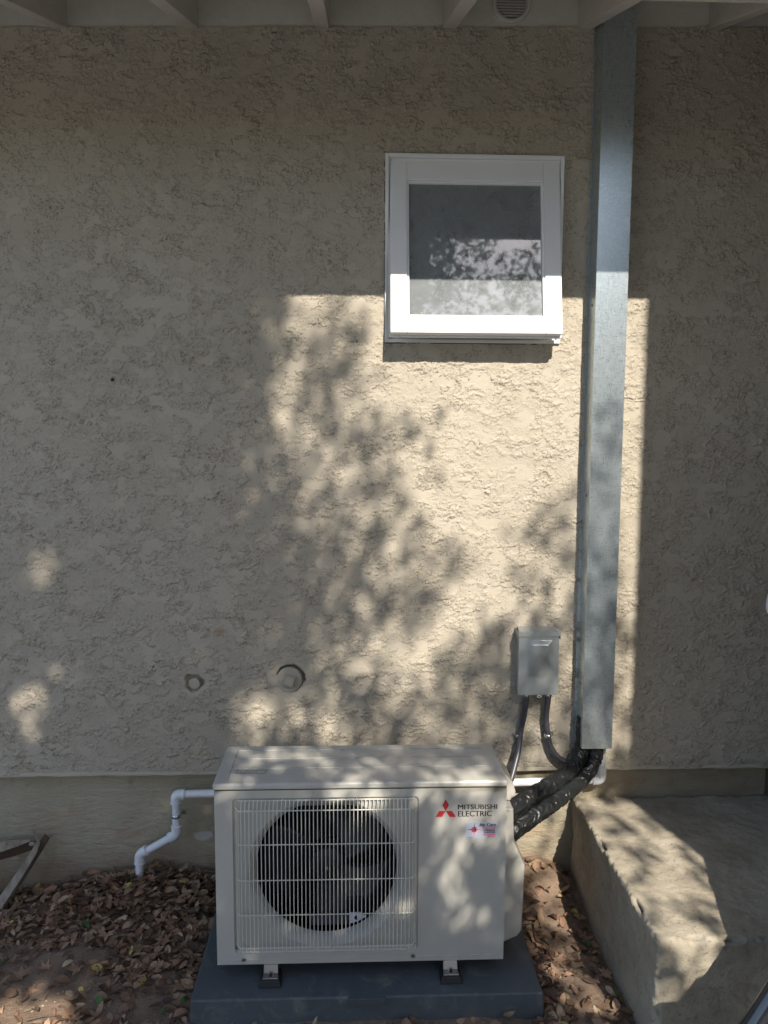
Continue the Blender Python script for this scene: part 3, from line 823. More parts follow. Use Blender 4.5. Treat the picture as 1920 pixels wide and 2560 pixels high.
# bell mouth and dark inside
shm = MB(); shm.lathe([(HR, yr), (HR - .006, yr + .004), (HR - .014, yr + .012), (HR - .020, yr + .024), (HR - .022, yr + .036)], FCX, FCZ, 96)
shm.v = [(x, y, min(z, .455 - .031 * min(1, (y - yr) / .024))) for x, y, z in shm.v]
shm.build('fan_shroud', 'ac', ac, smooth=True, sharp=180)
cv = MB(); cv.box(AX0 + .01, .23, yr + .037, AY1 - .03, AZ0 + .008, AZL - .006); cv.f = cv.f[:2] + cv.f[3:]; cv.build('fan_chamber', 'dark', ac)
co_ = MB()
for i in range(60): co_.box(AX0 + .02 + i * .0093, AX0 + .0225 + i * .0093, AY1 - .045, AY1 - .031, AZ0 + .02, AZL - .02)
co_.build('coil_fins', 'coil', ac)
fan = MB(); fan.lathe([(.0, -.478), (.030, -.478), (.045, -.470), (.050, -.455), (.052, -.42)], FCX, FCZ, 40)
fanp = fan.build('fan_hub', 'blade', ac, smooth=True)
for kb in range(3):
    bl = MB(); na_, nr_ = 14, 8; base = kb * 2 * pi / 3 + 2.15
    for j in range(nr_ + 1):
        r_ = .045 + (.188 - .045) * j / nr_
        span = 1.25 + .35 * j / nr_
        for i in range(na_ + 1):
            a_ = base + span * i / na_ + .35 * (j / nr_)
            bl.v.append((FCX + r_ * cos(a_), -.462 + .062 * i / na_ + .006 * sin(3.1 * j / nr_), FCZ + r_ * sin(a_)))
    for j in range(nr_):
        for i in range(na_):
            o_ = j * (na_ + 1) + i; bl.f.append((o_, o_ + 1, o_ + na_ + 2, o_ + na_ + 1))
    b_ = bl.build('fan_blade', 'blade', ac, smooth=True, sharp=180)
    sm = b_.modifiers.new('s', 'SOLIDIFY'); sm.thickness = .003
MB().cyl((FCX, -.478, FCZ - .006), (FCX, -.486, FCZ - .006), .0055, 6).build('hub_nut', 'steel', ac, smooth=True)
mt = MB(); mt.box(-.01, .008, -.36, -.345, AZ0 + .02, AZL - .02); mt.box(-.02, .055, -.44, -.425, .415, .45); mt.box(.0, .05, -.44, -.43, .075, .115)
mt.build('motor_bracket', 'coil', ac, bevel=.002)
MB().box(-.105, .008, -.463, -.46, .050, .083).build('drip_plate', 'conduit', ac, bevel=.001)
wl_ = MB(); wl_.prism([(.008, .054), (.030, .060), (.055, .074), (.041, .087), (.008, .087)], -.4655, -.462)
wo = wl_.build('white_tag', 'pvc', ac)
MB().cyl((.028, -.4656, .073), (.028, -.4675, .073), .006, 16).build('rivet', 'navy', wo)
# wire guard
gw = MB(); wr = .00135; yg = AY0 - .022
xs = [-.2846 + i * (.1734 + .2846) / 42 for i in range(43)]
for x in xs:
    gw.tube([(x, AY0 - .002, .4575), (x, yg + .002, .4385), (x, yg, .433), (x, yg, .029)], wr, 6)
for z in (.4350, .3386, .2365, .1357, .0397):
    gw.tube([(-.3025, AY0 + .001, z + .0), (-.2935, yg + .004, z), (-.287, yg + .0022, z), (.1758, yg + .0022, z), (.1823, yg + .004, z), (.1915, AY0 + .001, z)], wr * 1.15, 6)
gw.tube([(-.2955, AY0 + .004, .4595), (-.2955, AY0 - .002, .4585), (-.291, AY0 - .003, .4560), (.181, AY0 - .003, .4560), (.1855, AY0 - .002, .4585), (.1855, AY0 + .004, .4595)], wr * 1.2, 6)
gw.tube([(-.2846, yg + .0022, .029), (.1734, yg + .0022, .029)], wr, 6)
for x_, y_ in ((-.3015, AY0 + .001), (-.2975, AY0 - .008), (-.2925, AY0 - .016)):
    gw.tube([(x_, y_, .4335), (x_, y_, .033)], wr, 6)
for x_, y_ in ((.1905, AY0 + .001), (.1865, AY0 - .008), (.1815, AY0 - .016)):
    gw.tube([(x_, y_, .4335), (x_, y_, .033)], wr, 6)
for x_ in (-.1735, .0285): gw.tube([(x_, AY0 - .003, .456), (x_, AY0 + .003, .4605)], wr, 6)
gw.build('wire_guard', 'wire', ac, smooth=True)
for x_, z_, y_ in ((-.304, .0269, yr), (.1869, .0281, yr), (-.2847, -.0070, AY0), (.186, -.0060, AY0)):
    k = MB(); k.cyl((x_, y_ + .001, z_), (x_, y_ - .0035, z_), .0042, 12, .0036); k.cyl((x_, y_ - .0008, z_), (x_, y_ - .001, z_), .006, 12)
    k.build('screw', 'screw', ac, smooth=True)
# lid
lid = MB(); LZ = .5052
lid.box(AX0 - .0045, AX1 + .0035, AY0 - .0045, AY1 + .004, AZL + .0015, LZ)
lo = lid.build('lid', 'ac', ac, bevel=.0075, seg=3)
MB().box(AX0 + .002, AX1 - .002, AY0 + .003, AY1 - .002, AZL - .001, AZL + .002).build('lid_seam', 'gap', ac)
rb = MB()
rb.box(-.322, .405, -.3085, -.3045, LZ - .001, LZ + .0022); rb.box(-.322, .405, -.368, -.3645, LZ - .001, LZ + .0020); rb.box(-.322, .405, -.434, -.4305, LZ - .001, LZ + .0018)
rb.build('lid_rib', 'ac', lo, bevel=.0009)
rb = MB(); 
for (ya, yb) in ((-.500, -.438), (-.428, -.372), (-.362, -.30)): rb.box(-.3255, -.3245, ya, yb, LZ - .001, LZ + .0003)
rb.build('lid_crease', 'gap', lo)
# warning label on the lid
lb = MB(); lb.prismz([(-.3105, -.4655), (-.2265, -.4655), (-.2245, -.4385), (-.3075, -.4385)], LZ + .0002, LZ + .0006); lbo = lb.build('warning_label', 'ink', lo)
lb = MB(); lb.prismz([(-.3092, -.4643), (-.2278, -.4643), (-.2260, -.4397), (-.3063, -.4397)], LZ + .0006, LZ + .0010); lb.build('label_face', 'labelgrey', lbo)
text_mesh('label_text', 'DO NOT STAND OR STEP ON THE UNIT', 'ink', lbo, -.3055, -.2300, -.4505, -.4435, 0, horiz=LZ + .0012)
text_mesh('label_text', 'NE PAS MONTER SUR LE', 'ink', lbo, -.3065, -.2480, -.4610, -.4540, 0, horiz=LZ + .0012)
# left hand grip
hg = MB(); hg.prism([(AX0 - .011, .440), (AX0 + .002, .425), (AX0 + .002, .490), (AX0 - .006, .490), (AX0 - .012, .478)], -.38, -.30); hg.build('side_handle', 'ac', ac, bevel=.003)
# valve cover on the right
vc = MB()
vc.prism([(AX1 - .003, -.012), (.455, -.014), (.494, .004), (.507, .022), (.512, .222), (.4795, .288), (.4750, .392), (AX1 - .003, .395)][::1], -.465, -.300)
vco = vc.build('valve_cover', 'ac', ac, bevel=.007, seg=3)
vc = MB()
vc.prism([(AX1 - .003, .396), (.4745, .396), (.4765, .4055), (.4885, .4085), (.4880, .4225), (.4800, .4505), (.452, .4800), (AX1 - .003, .4825)], -.425, -.300)
vc.build('top_guard', 'ac', ac, bevel=.003, seg=2)
# feet: four, front two show
for x_ in (-.2095, .2915):
    for fr_ in (0, 1):
        f = MB(); y0_ = AY0 - .030 if not fr_ else AY1 + .006
        ya, yb = (AY0 - .030, AY0 + .02) if not fr_ else (AY1 - .02, AY1 + .03)
        f.hexa([(x_ - .0225, ya, -.0455), (x_ + .0225, ya, -.0455), (x_ + .0205, yb, -.0455), (x_ - .0205, yb, -.0455), (x_ - .0215, ya, -.0425), (x_ + .0215, ya, -.0425), (x_ + .0195, yb, -.0425), (x_ - .0195, yb, -.0425)])
        s0 = AY0 - .006 if not fr_ else AY1 - .02
        f.hexa([(x_ - .0205, s0 - .004, -.0425), (x_ + .0205, s0 - .004, -.0425), (x_ + .0205, s0 + .02, -.0425), (x_ - .0205, s0 + .02, -.0425),
                (x_ - .0195, s0 + .004, AZ0), (x_ + .0195, s0 + .004, AZ0), (x_ + .0195, s0 + .02, AZ0), (x_ - .0195, s0 + .02, AZ0)])
        fo = f.build('foot', 'screw', ac, bevel=.0025)
        if not fr_:
            sl_ = MB(); pts_ = rrect(x_ - .0045, x_ + .0045, AY0 - .024, AY0 - .010, .0044)
            sl_.prismz(pts_, -.0424, -.0420); sl_.build('bolt_slot', 'gap', fo)
            MB().cyl((x_, AY0 - .0045, -.0426), (x_, AY0 - .0045, -.0360), .0075, 12).build('bolt_head', 'steel', fo, smooth=True)
        r_ = MB(); r_.hexa([(x_ - .0325, ya - .010, PZ + .0005), (x_ + .0325, ya - .010, PZ + .0005), (x_ + .030, yb, PZ + .0005), (x_ - .030, yb, PZ + .0005),
                            (x_ - .026, ya - .004, -.0458), (x_ + .026, ya - .004, -.0458), (x_ + .026, yb, -.0458), (x_ - .026, yb, -.0458)])
        r_.build('rubber_pad', 'rubber', fo, bevel=.003)
# maker's mark
yl = AY0 - .0006
def flat(name, polys, mat, parent, y, t_=.0004):
    m_ = MB()
    for p_ in polys: m_.prism(p_, y, y + t_)
    return m_.build(name, mat, parent)
flat('emblem', [[(.273, .4514), (.2640, .4355), (.2733, .4178), (.2826, .4353)], [(.2728, .4180), (.2551, .4185), (.2459, .4018), (.2634, .4015)], [(.2738, .4180), (.2913, .4180), (.3018, .4009), (.2843, .4012)]], 'red', me_b, yl)
text_mesh('brand_lettering', 'MITSUBISHI', 'ink', me_b, .3073, .4152, .4222, .4362, yl, .015)
text_mesh('brand_lettering', 'ELECTRIC', 'ink', me_b, .3075, .4003, .4016, .4178, yl, .015)
stx = flat('sticker', [[(.3290, .3375), (.4190, .3368), (.4188, .3858), (.3287, .3868)]], 'sticker', me_b, yl + .0002)
ys = yl - .0003
text_mesh('sticker_title', 'Air Care', 'ink', stx, .3668, .4120, .3735, .3815, ys, .03)
flat('sticker_rule', [[(.3655, .3715), (.4120, .3712), (.4120, .3717), (.3655, .3720)]], 'navy', stx, ys)
for tx, mt_, xa, z_ in (('HEATING-COOLING', 'pink', .3755, .3655), ('COMMERCIAL', 'navy', .3775, .3590), ('RESIDENTIAL', 'blue', .3805, .3530), ('INSTALLATION', 'pink', .3785, .3465), ('SERVICE', 'pink', .3905, .3405)):
    text_mesh('sticker_line', tx, mt_, stx, xa, .4115, z_, z_ + .0046, ys, .012)
text_mesh('sticker_line', 'LIC. 000000', 'ink', stx, .3325, .3515, .3395, .3413, ys)
sxc, szc = .3535, .3632
reds, blues = [], []
for k in range(16):
    a_ = 2 * pi * k / 16; long_ = .0205 if k % 4 == 0 else (.0125 if k % 2 == 0 else .0095); wv = .0016 if k % 4 == 0 else .0011
    tri = [(sxc + .006 * cos(a_) - wv * sin(a_), szc + .006 * sin(a_) + wv * cos(a_)), (sxc + .006 * cos(a_) + wv * sin(a_), szc + .006 * sin(a_) - wv * cos(a_)), (sxc + long_ * cos(a_), szc + long_ * sin(a_))]
    (reds if k in (12, 13, 14, 15, 0, 1) else blues).append(tri)
flat('sun_ray_red', reds, 'pink', stx, ys); flat('sun_ray_blue', blues, 'navy', stx, ys)
flat('sun_disc_red', [[(sxc + .0062 * cos(a_), szc + .0062 * sin(a_)) for a_ in [pi / 2 + pi * k / 12 for k in range(13)]]], 'red', stx, ys - .0001)
flat('sun_disc_blue', [[(sxc + .0062 * cos(a_), szc + .0062 * sin(a_)) for a_ in [-pi / 2 + pi * k / 12 for k in range(13)]]], 'navy', stx, ys - .0001)

# ------------------------------------------------------------------ concrete step
def block(name, x0, x1, y0, y1, z0, z1, st, r, mat, parent, rough=.004, chip=True):
    m_ = MB(); idx = {}
    xs_ = np.linspace(x0, x1, int((x1 - x0) / st) + 1); ys_ = np.linspace(y0, y1, int((y1 - y0) / st) + 1); zs_ = np.linspace(z0, z1, int((z1 - z0) / st) + 1)
    def vid(i, j, k):
        key = (i, j, k)
        if key not in idx:
            p_ = Vector((xs_[i], ys_[j], zs_[k]))
            q_ = Vector((min(max(p_.x, x0 + r), x1 - r), min(max(p_.y, y0 + r), y1 - r), min(max(p_.z, z0 + r), z1 - r)))
            d_ = p_ - q_
            if d_.length > 1e-9: p_ = q_ + d_.normalized() * r
            n_ = d_.normalized() if d_.length > 1e-9 else Vector((0, 0, 0))
            amt = rough * noise.noise(p_ * 9) + rough * .5 * noise.noise(p_ * 31) + rough * .25 * noise.noise(p_ * 90)
            edge = (abs(d_.x) > r * .3) + (abs(d_.y) > r * .3) + (abs(d_.z) > r * .3)
            if chip and edge >= 2:
                amt -= .034 * max(0, noise.noise(p_ * 17) + .05) + .012 * abs(noise.noise(p_ * 55)) - .004
            p_ = p_ + n_ * amt
            idx[key] = len(m_.v); m_.v.append(tuple(p_))
        return idx[key]
    I, J, K = len(xs_) - 1, len(ys_) - 1, len(zs_) - 1
    for i in range(I):
        for j in range(J):
            for k in (0, K): m_.f.append((vid(i, j, k), vid(i + 1, j, k), vid(i + 1, j + 1, k), vid(i, j + 1, k)))
    for i in range(I):
        for k in range(K):
            for j in (0, J): m_.f.append((vid(i, j, k), vid(i + 1, j, k), vid(i + 1, j, k + 1), vid(i, j, k + 1)))
    for j in range(J):
        for k in range(K):
            for i in (0, I): m_.f.append((vid(i, j, k), vid(i, j + 1, k), vid(i, j + 1, k + 1), vid(i, j, k + 1)))
    return m_.build(name, mat, parent, smooth=True, sharp=180, loc=None if parent else ((x0 + x1) / 2, (y0 + y1) / 2, z0))
stp = block('concrete_step', .785, 1.85, -.757, .018, -.24, .187, .0065, .013, 'conc', None, .006)
tag(stp, 'worn concrete step with chipped left edge against the house wall', 'step')

# ------------------------------------------------------------------ odds and ends
sl = MB()
def strip(mb, pts_, w0, w1, nrm, th_):
    P_ = [Vector(p_) for p_ in pts_]; n_ = len(P_)
    vs = []
    for i, p_ in enumerate(P_):
        tg_ = (P_[min(i + 1, n_ - 1)] - P_[max(i - 1, 0)]).normalized(); sd = tg_.cross(Vector(nrm)).normalized(); w_ = w0 + (w1 - w0) * i / (n_ - 1)
        for a_, b_ in ((-w_, 0), (w_, 0), (w_, th_), (-w_, th_)): vs.append(p_ + sd * a_ + Vector(nrm).normalized() * b_)
    fs = [(i * 4 + k, i * 4 + (k + 1) % 4, i * 4 + 4 + (k + 1) % 4, i * 4 + 4 + k) for i in range(n_ - 1) for k in range(4)] + [(0, 1, 2, 3), tuple(range(n_ * 4 - 1, n_ * 4 - 5, -1))]
    mb.add(vs, fs)
slat = thing('broken_slat', 'broken weathered wooden slats folded at a split joint against the foundation', 'wooden slat', (-1.05, -.04, -.13))
strip(sl, [(-1.040, -.030, .080), (-1.050, -.036, .050), (-1.088, -.060, -.012), (-1.140, -.10, -.090), (-1.175, -.13, -.150)], .0075, .017, (-.2, -1, .25), .006)
sl.build('slat', 'wood', slat, bevel=.001)
sl = MB(); strip(sl, [(-1.018, -.010, .088), (-1.045, -.014, .045), (-1.10, -.03, -.04), (-1.15, -.05, -.12)], .011, .016, (-.2, -1, .25), .006)
sl.build('slat', 'slat_shade', slat, bevel=.001)  # dark backing strip added as the stick's shadow on the wall
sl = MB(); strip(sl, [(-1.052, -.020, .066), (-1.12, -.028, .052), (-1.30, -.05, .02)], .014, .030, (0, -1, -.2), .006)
sl.build('slat', 'slat_shade', slat, bevel=.001)  # dark strip standing in for the shaded underside of the level slat
sl = MB(); strip(sl, [(-1.060, -.045, .092), (-1.10, -.055, .088), (-1.16, -.07, .082), (-1.30, -.11, .070)], .003, .026, (0, -1, .45), .006)
sl.build('slat', 'wood', slat, bevel=.001)
sl = MB(); strip(sl, [(-1.060, -.022, .118), (-1.049, -.026, .100), (-1.040, -.031, .078), (-1.0405, -.033, .068)], .0018, .0028, (-.5, -1, 0), .004)
sl.build('splinter', 'wood', slat)
sl = MB(); strip(sl, [(-1.063, -.045, .082), (-1.052, -.047, .080), (-1.047, -.047, .087)], .006, .006, (0, -1, .3), .008); sl.build('joint_block', 'wood', slat, bevel=.002)
pl_ = thing('metal_pole', 'dark shiny metal pole slanting up at the lower right corner', 'metal pole', (.79, -1.0, -.12))
MB().tube([(.762, -.995, -.11), (.905, -1.0, .142), (.958, -1.0, .2355), (1.29, -1.01, .82)], .0285, 28).build('tube', 'tube', pl_, smooth=True)
MB().tube([(.752, -.995, -.128), (.764, -.995, -.107)], .032, 28).build('end_cap', 'rubber', pl_, smooth=True)
hn = MB(); hn.tube([(1.44, -.1, .965), (1.410, -.1, .96), (1.392, -.1, .935), (1.387, -.1, .89), (1.3885, -.1, .868)], [.010, .012, .0125, .0135, .009], 14, smooth=4)
tag(hn.build('door_handle', 'white', loc=(1.4285, -.1, .96), smooth=True), 'white rounded lever handle just showing at the right edge', 'handle')

# unseen plant added right of frame, its leaves placed to shade the step's corner
pp = thing('shade_plant', 'added broad leaved potted plant, out of view, shading the concrete step', 'potted plant', (1.17, -1.42, -.13))
MB().tube([(1.2, -1.42, -.13), (1.2, -1.42, .12), (1.2, -1.42, .125), (1.2, -1.42, .15)], [.10, .14, .155, .155], 28).build('pot', 'terra', pp, smooth=True)

# ------------------------------------------------------------------ leaves
def leaf_mesh(items, name, mat, parent=None, loc=None):
    """items: (centre, length, width, direction, normal, curl, fold, colour, kind)"""
    V = []; F = []; Cc = []
    for (c, ln, wd, dr, nm, curl, fold, colr, kind) in items:
        d_ = dr.normalized(); n_ = (nm - d_ * nm.dot(d_)).normalized(); s_ = d_.cross(n_)
        base = len(V)
        if kind == 0:
            prof = [(0, .0), (.22, .75), (.5, 1.0), (.78, .7), (1, .0)]
            for t_, w_ in prof:
                o_ = c + d_ * ((t_ - .5) * ln) + n_ * (-curl * ((t_ - .5) * 2) ** 2 * ln * .5)
                if w_ == 0: V.append(o_)
                else:
                    V += [o_ - s_ * (w_ * wd * .5) + n_ * (fold * w_ * wd * .5), o_, o_ + s_ * (w_ * wd * .5) + n_ * (fold * w_ * wd * .5)]
            b = base
            F += [(b, b + 1, b + 2), (b, b + 2, b + 3), (b + 1, b + 4, b + 5, b + 2), (b + 2, b + 5, b + 6, b + 3), (b + 4, b + 7, b + 8, b + 5), (b + 5, b + 8, b + 9, b + 6), (b + 7, b + 10, b + 8), (b + 8, b + 10, b + 9)]
        elif kind == 1:          # lobed leaf
            prof = [1, .45, .85, .38, .8, .35, .55, .12, .55, .35, .8, .38, .85, .45]
            V.append(c + n_ * 0)
            m_ = len(prof)
            for k, r_ in enumerate(prof):
                a_ = 2 * pi * k / m_
                x_ = cos(a_) * r_ * ln * .5; y_ = sin(a_) * r_ * wd * .6
                V.append(c + d_ * x_ + s_ * y_ + n_ * (fold * abs(y_) - curl * (x_ * x_ + y_ * y_) / ln * 1.4))
            F += [(base, base + 1 + k, base + 1 + (k + 1) % m_) for k in range(m_)]
        else:                     # two-triangle leaf for the tree
            V += [c - d_ * ln * .5, c - s_ * wd * .5 + n_ * fold * wd * .3, c + d_ * ln * .5, c + s_ * wd * .5 + n_ * fold * wd * .3]
            F += [(base, base + 1, base + 2), (base, base + 2, base + 3)]
        Cc += [colr] * (len(V) - base)
    me = bpy.data.meshes.new(name)
    L_ = Vector(loc) if loc is not None else (Vector(parent['wl']) if parent else Vector((0, 0, 0)))
    me.from_pydata([tuple(v_ - L_) for v_ in V], [], F)
    at = me.color_attributes.new('leafcol', 'FLOAT_COLOR', 'POINT')
    at.data.foreach_set('color', np.array([list(c_) + [1] for c_ in Cc], dtype=np.float32).ravel())
    me.materials.append(mat)
    if name == 'fallen_leaves' or name == 'leaf': me.polygons.foreach_set('use_smooth', [True] * len(me.polygons))
    o = bpy.data.objects.new(name, me); col.objects.link(o); o['wl'] = list(L_)
    if parent: o.parent = parent
    else: o.location = L_
    return o
M['deadleaf'] = make_attr_leaf('dead leaf', 'leafcol', .75, .12)
M['liveleaf'] = make_attr_leaf('green leaf', 'leafcol', .42, .35)
browns = [(.18, .115, .072), (.24, .162, .105), (.30, .215, .14), (.13, .085, .056), (.21, .125, .08), (.36, .28, .19), (.095, .065, .05), (.27, .18, .115)]
items = []
def put(n_, x0, x1, y0, y1, keep, big=.10, lift=.018):
    k = 0
    while k < n_:
        x = rnd.uniform(x0, x1); y = rnd.uniform(y0, y1); k += 1
        if rnd.random() > keep(x, y): continue
        if PX0 - .012 < x < PX1 + .012 and PY0 - .016 < y < PY1 + .01: continue
        if x > .775 and y > -.775: continue
        if y > .004: continue
        kd = 1 if rnd.random() < big else 0
        ln = rnd.uniform(.045, .075) if kd else rnd.uniform(.016, .050)
        wd = ln * (rnd.uniform(.7, .9) if kd else rnd.uniform(.38, .6))
        a_ = rnd.uniform(0, 2 * pi)
        dr = Vector((cos(a_), sin(a_), rnd.gauss(0, .28))); nm = Vector((rnd.gauss(0, .38), rnd.gauss(0, .38), 1))
        colr = list(rnd.choice(browns)); colr[0] *= 1.03; f_ = rnd.uniform(.85, 1.6)
        if rnd.random() < .025: colr = [.42, .34, .12]
        if rnd.random() < .008: colr = [.06, .12, .04]
        if kd: colr = list(rnd.choice([(.25, .155, .10), (.30, .19, .125), (.21, .125, .082)]))
        c = Vector((x, y, gh(x, y) + .003 + rnd.uniform(0, lift)))
        items.append((c, ln, wd, dr, nm, rnd.uniform(-.5, .6), rnd.uniform(-.2, .7), [v_ * f_ for v_ in colr], kd))
def keepL(x, y):
    k = .95
    if noise.noise((x * 4 + 2, y * 4, 9)) > .08 and y < -.28: k = .16
    if y < -.40: k *= .42
    return k
put(5400, -1.35, -.40, -1.0, .0, keepL)
put(700, -.95, -.42, -.16, .0, lambda x, y: 1, .16, .05)
put(1500, .52, .80, -1.0, .0, lambda x, y: .9 if x < .62 + .05 * noise.noise((y * 9, 0, 0)) + (-.08 if y > -.2 else 0) else .22, .06, .012)
put(900, -.5, 1.6, -1.1, -.60, lambda x, y: .8)
put(260, .78, 1.5, -1.25, -.765, lambda x, y: .9)
put(900, -3, 3, -1.6, -1.0, lambda x, y: .6, .1)
fl = leaf_mesh(items, 'fallen_leaves', M['deadleaf']); fl['kind'] = 'stuff'
fl['label'] = 'dry brown leaf litter over the soil beside the pad'; fl['category'] = 'leaf litter'
tg_ = MB()
for i in range(150):
    x = rnd.uniform(-1.3, 1.0); y = rnd.uniform(-1.0, -.02)
    if (PX0 - .04 < x < PX1 + .04 and y > PY0 - .05) or (x > .70 and y > -.80): continue
    a_ = rnd.uniform(0, pi); ln = rnd.uniform(.015, .05); z_ = gh(x, y) + rnd.uniform(.006, .02)
    tg_.tube([(x - cos(a_) * ln, y - sin(a_) * ln, z_), (x + rnd.uniform(-.006, .006), y + rnd.uniform(-.006, .006), z_ + .004), (x + cos(a_) * ln, y + sin(a_) * ln, z_ - .002)], [.0014, .0013, .0008], 5)
to_ = tg_.build('dry_twigs', 'bark'); to_['kind'] = 'stuff'; to_['label'] = 'thin dry twigs lying among the fallen leaves'; to_['category'] = 'twigs'
# pale grit in the soil
gt = MB()
for i in range(900):
    x = rnd.uniform(-1.3, 1.0); y = rnd.uniform(-1.1, -.02)
    if PX0 - .01 < x < PX1 + .01 and y > PY0 - .01: continue
    if x > .78 and y > -.77: continue
    s_ = rnd.uniform(.0012, .0045); c = Vector((x, y, gh(x, y) + s_ * .3))
    vs = [c + Vector(d_) * s_ * rnd.uniform(.7, 1.2) for d_ in ((1, 0, 0), (0, 1, 0), (-1, 0, 0), (0, -1, 0), (0, 0, 1))]
    gt.add(vs, [(0, 1, 4), (1, 2, 4), (2, 3, 4), (3, 0, 4)])
gto = gt.build('gravel_grit', 'conc'); gto['kind'] = 'stuff'; gto['label'] = 'small pale stones scattered in the bare soil'; gto['category'] = 'grit'

# leaves of the added plant, aimed to shape the step's shade (real size, 20-25 cm)
its = []
def aim(X, Z, t_): return Vector((X + SX * t_, -t_, Z + SZ * t_))
stem = MB()
for (X, Z, t_, ln, wd, ax, az) in ((.966, -.353, 1.28, .27, .125, -.49, -.87), (.852, -.530, 1.27, .24, .125, -.58, -.81), (.735, -.662, 1.26, .22, .12, -.81, -.58),
                                   (.93, -.50, 1.33, .26, .16, .3, 1), (.955, -.64, 1.36, .28, .16, .5, 1), (.88, -.67, 1.31, .26, .16, 1, .3), (.80, -.77, 1.30, .26, .16, -1, .1), (.90, -.81, 1.34, .28, .17, 1, -.2),
                                   (.71, -.77, 1.28, .22, .15, -1, -.3), (.97, -.78, 1.38, .26, .17, .4, 1), (.62, -.72, 1.27, .20, .09, -1, -.25), (1.0, -.42, 1.45, .28, .15, .8, .8), (.80, -.62, 1.30, .2, .12, -.7, -.7)):
    c = aim(X, Z, t_)
    its.append((c, ln, wd, Vector((ax, -.1, az)), Vector((.24, -1, .9)) + Vector((rnd.gauss(0, .15), 0, 0)), .15, .15, (.06, .14, .05), 0))
    b_ = c - Vector((ax, -.1, az)).normalized() * ln * .5
    stem.tube([(1.2, -1.42, .14), ((1.2 + b_.x) / 2, (-1.42 + b_.y) / 2 + .02, (.14 + b_.z) / 2 + .06), tuple(b_)], .005, 6, smooth=4)
stem.build('stem', 'bark', pp, smooth=True)
leaf_mesh(its, 'leaf', M['liveleaf'], pp)

# ------------------------------------------------------------------ tree behind the photographer: its crown dapples the wall
GX0, GX1, GZ0, GZ1 = -.355, .980, 1.893, .420
G = """003885899999999999999 003884799999999999999 003736689999999999999 013627789999999999999 015526899999999999999 025615789999999999999 036724547389999999999 025624365799999999699 122366277599999999599 123366257899999999599 113235354799999658899 112123335889999558899 011123446846996546876 111134435675996788579 001133345455995577469 101133333689999855658 112223444378864356458 112236356677533446357 111235657775433456556 111132467743423456467 212355247535633445357 511244243663534445547 311367523466434555667""".split()
def grid_lit(X, Z):
    nr_, nc_ = len(G), len(G[0])
    u = min(max((X - GX0) / (GX1 - GX0) * (nc_ - 1), 0), nc_ - 1.001); v_ = min(max((GZ0 - Z) / (GZ0 - GZ1) * (nr_ - 1), 0), nr_ - 1.001)
    i, j = int(u), int(v_); fu, fv = u - i, v_ - j
    a = [(int(G[j + dj][i + di]) / 9) ** 1.55 for dj in (0, 1) for di in (0, 1)]
    return (a[0] * (1 - fu) + a[1] * fu) * (1 - fv) + (a[2] * (1 - fu) + a[3] * fu) * fv
ELL = [(-1.005, 1.0, .04, .05, .4), (-1.07, .531, .05, .08, .55), (-.93, .64, .045, .045, .35), (-.32, .51, .05, .075, .8), (-.20, .50, .04, .05, .5),
       (-.34, .205, .05, .035, .8), (-.22, .21, .08, .03, .8), (-.31, .12, .06, .025, .5), (-.15, .09, .06, .03, .5), (-.105, -.016, .07, .05, .8), (.17, .06, .10, .04, .6), (.25, 0, .08, .04, .65),
       (.13, -.005, .05, .05, .5), (.21, -.12, .045, .04, .7), (.275, -.115, .06, .04, .8), (.158, -.20, .028, .028, .85), (.29, -.03, .07, .04, .8), (-.02, .12, .08, .03, .6), (.22, .12, .08, .03, .6), (.02, .22, .06, .02, .6), (-.42, .04, .05, .03, .5), (.166, -.285, .028, .045, .95), (.226, -.372, .036, .028, .95), (.05, -.31, .03, .025, .5), (.10, -.22, .02, .02, .6), (.40, -.19, .045, .10, .75),
       (-1.06, -.69, .15, .13, .98), (-.80, -.74, .06, .04, .5), (-.95, -.66, .06, .05, .4), (.82, -.05, .17, .22, .75), (.76, -.33, .16, .22, .68), (.80, -.5, .14, .1, .6), (.66, -.22, .07, .08, .75), (.51, -.49, .05, .05, .6), (.55, -.62, .06, .06, .7), (.60, -.70, .05, .05, .8), (.72, -.66, .06, .06, .6),
       (.58, -.33, .05, .05, .6), (.45, .05, .07, .12, .6), (.60, .1, .12, .2, .75), (-.5, -.9, .15, .08, .3)]
def lit(X, Z):
    if Z > 1.93: return .55 if X > -.1 else .03
    if X > 1.02: return .6
    v_ = 0
    if Z > .30 and X > -.42:
        v_ = grid_lit(X, Z) * (1 if X > -.341 else max(0, (X + .42) / .08))
        if Z < .337: v_ *= 1
    for (a, b, rx, rz, s_) in ELL:
        q_ = ((X - a) / rx) ** 2 + ((Z - b) / rz) ** 2
        if q_ < 2.2: v_ = max(v_, s_ * (1 if q_ < .8 else (2.2 - q_) / 1.4))
    return v_
def litmax(X, Z): return max(lit(X + a_, Z + b_) for a_ in (-.1, 0, .1) for b_ in (-.1, 0, .1))
tree = thing('oak_tree', 'leafy green tree in the yard, seen reflected in the window glass', 'tree', (-1.5, -5.4, -.13))
tr_items = []
tw = MB()
rt_ = random.Random(11)
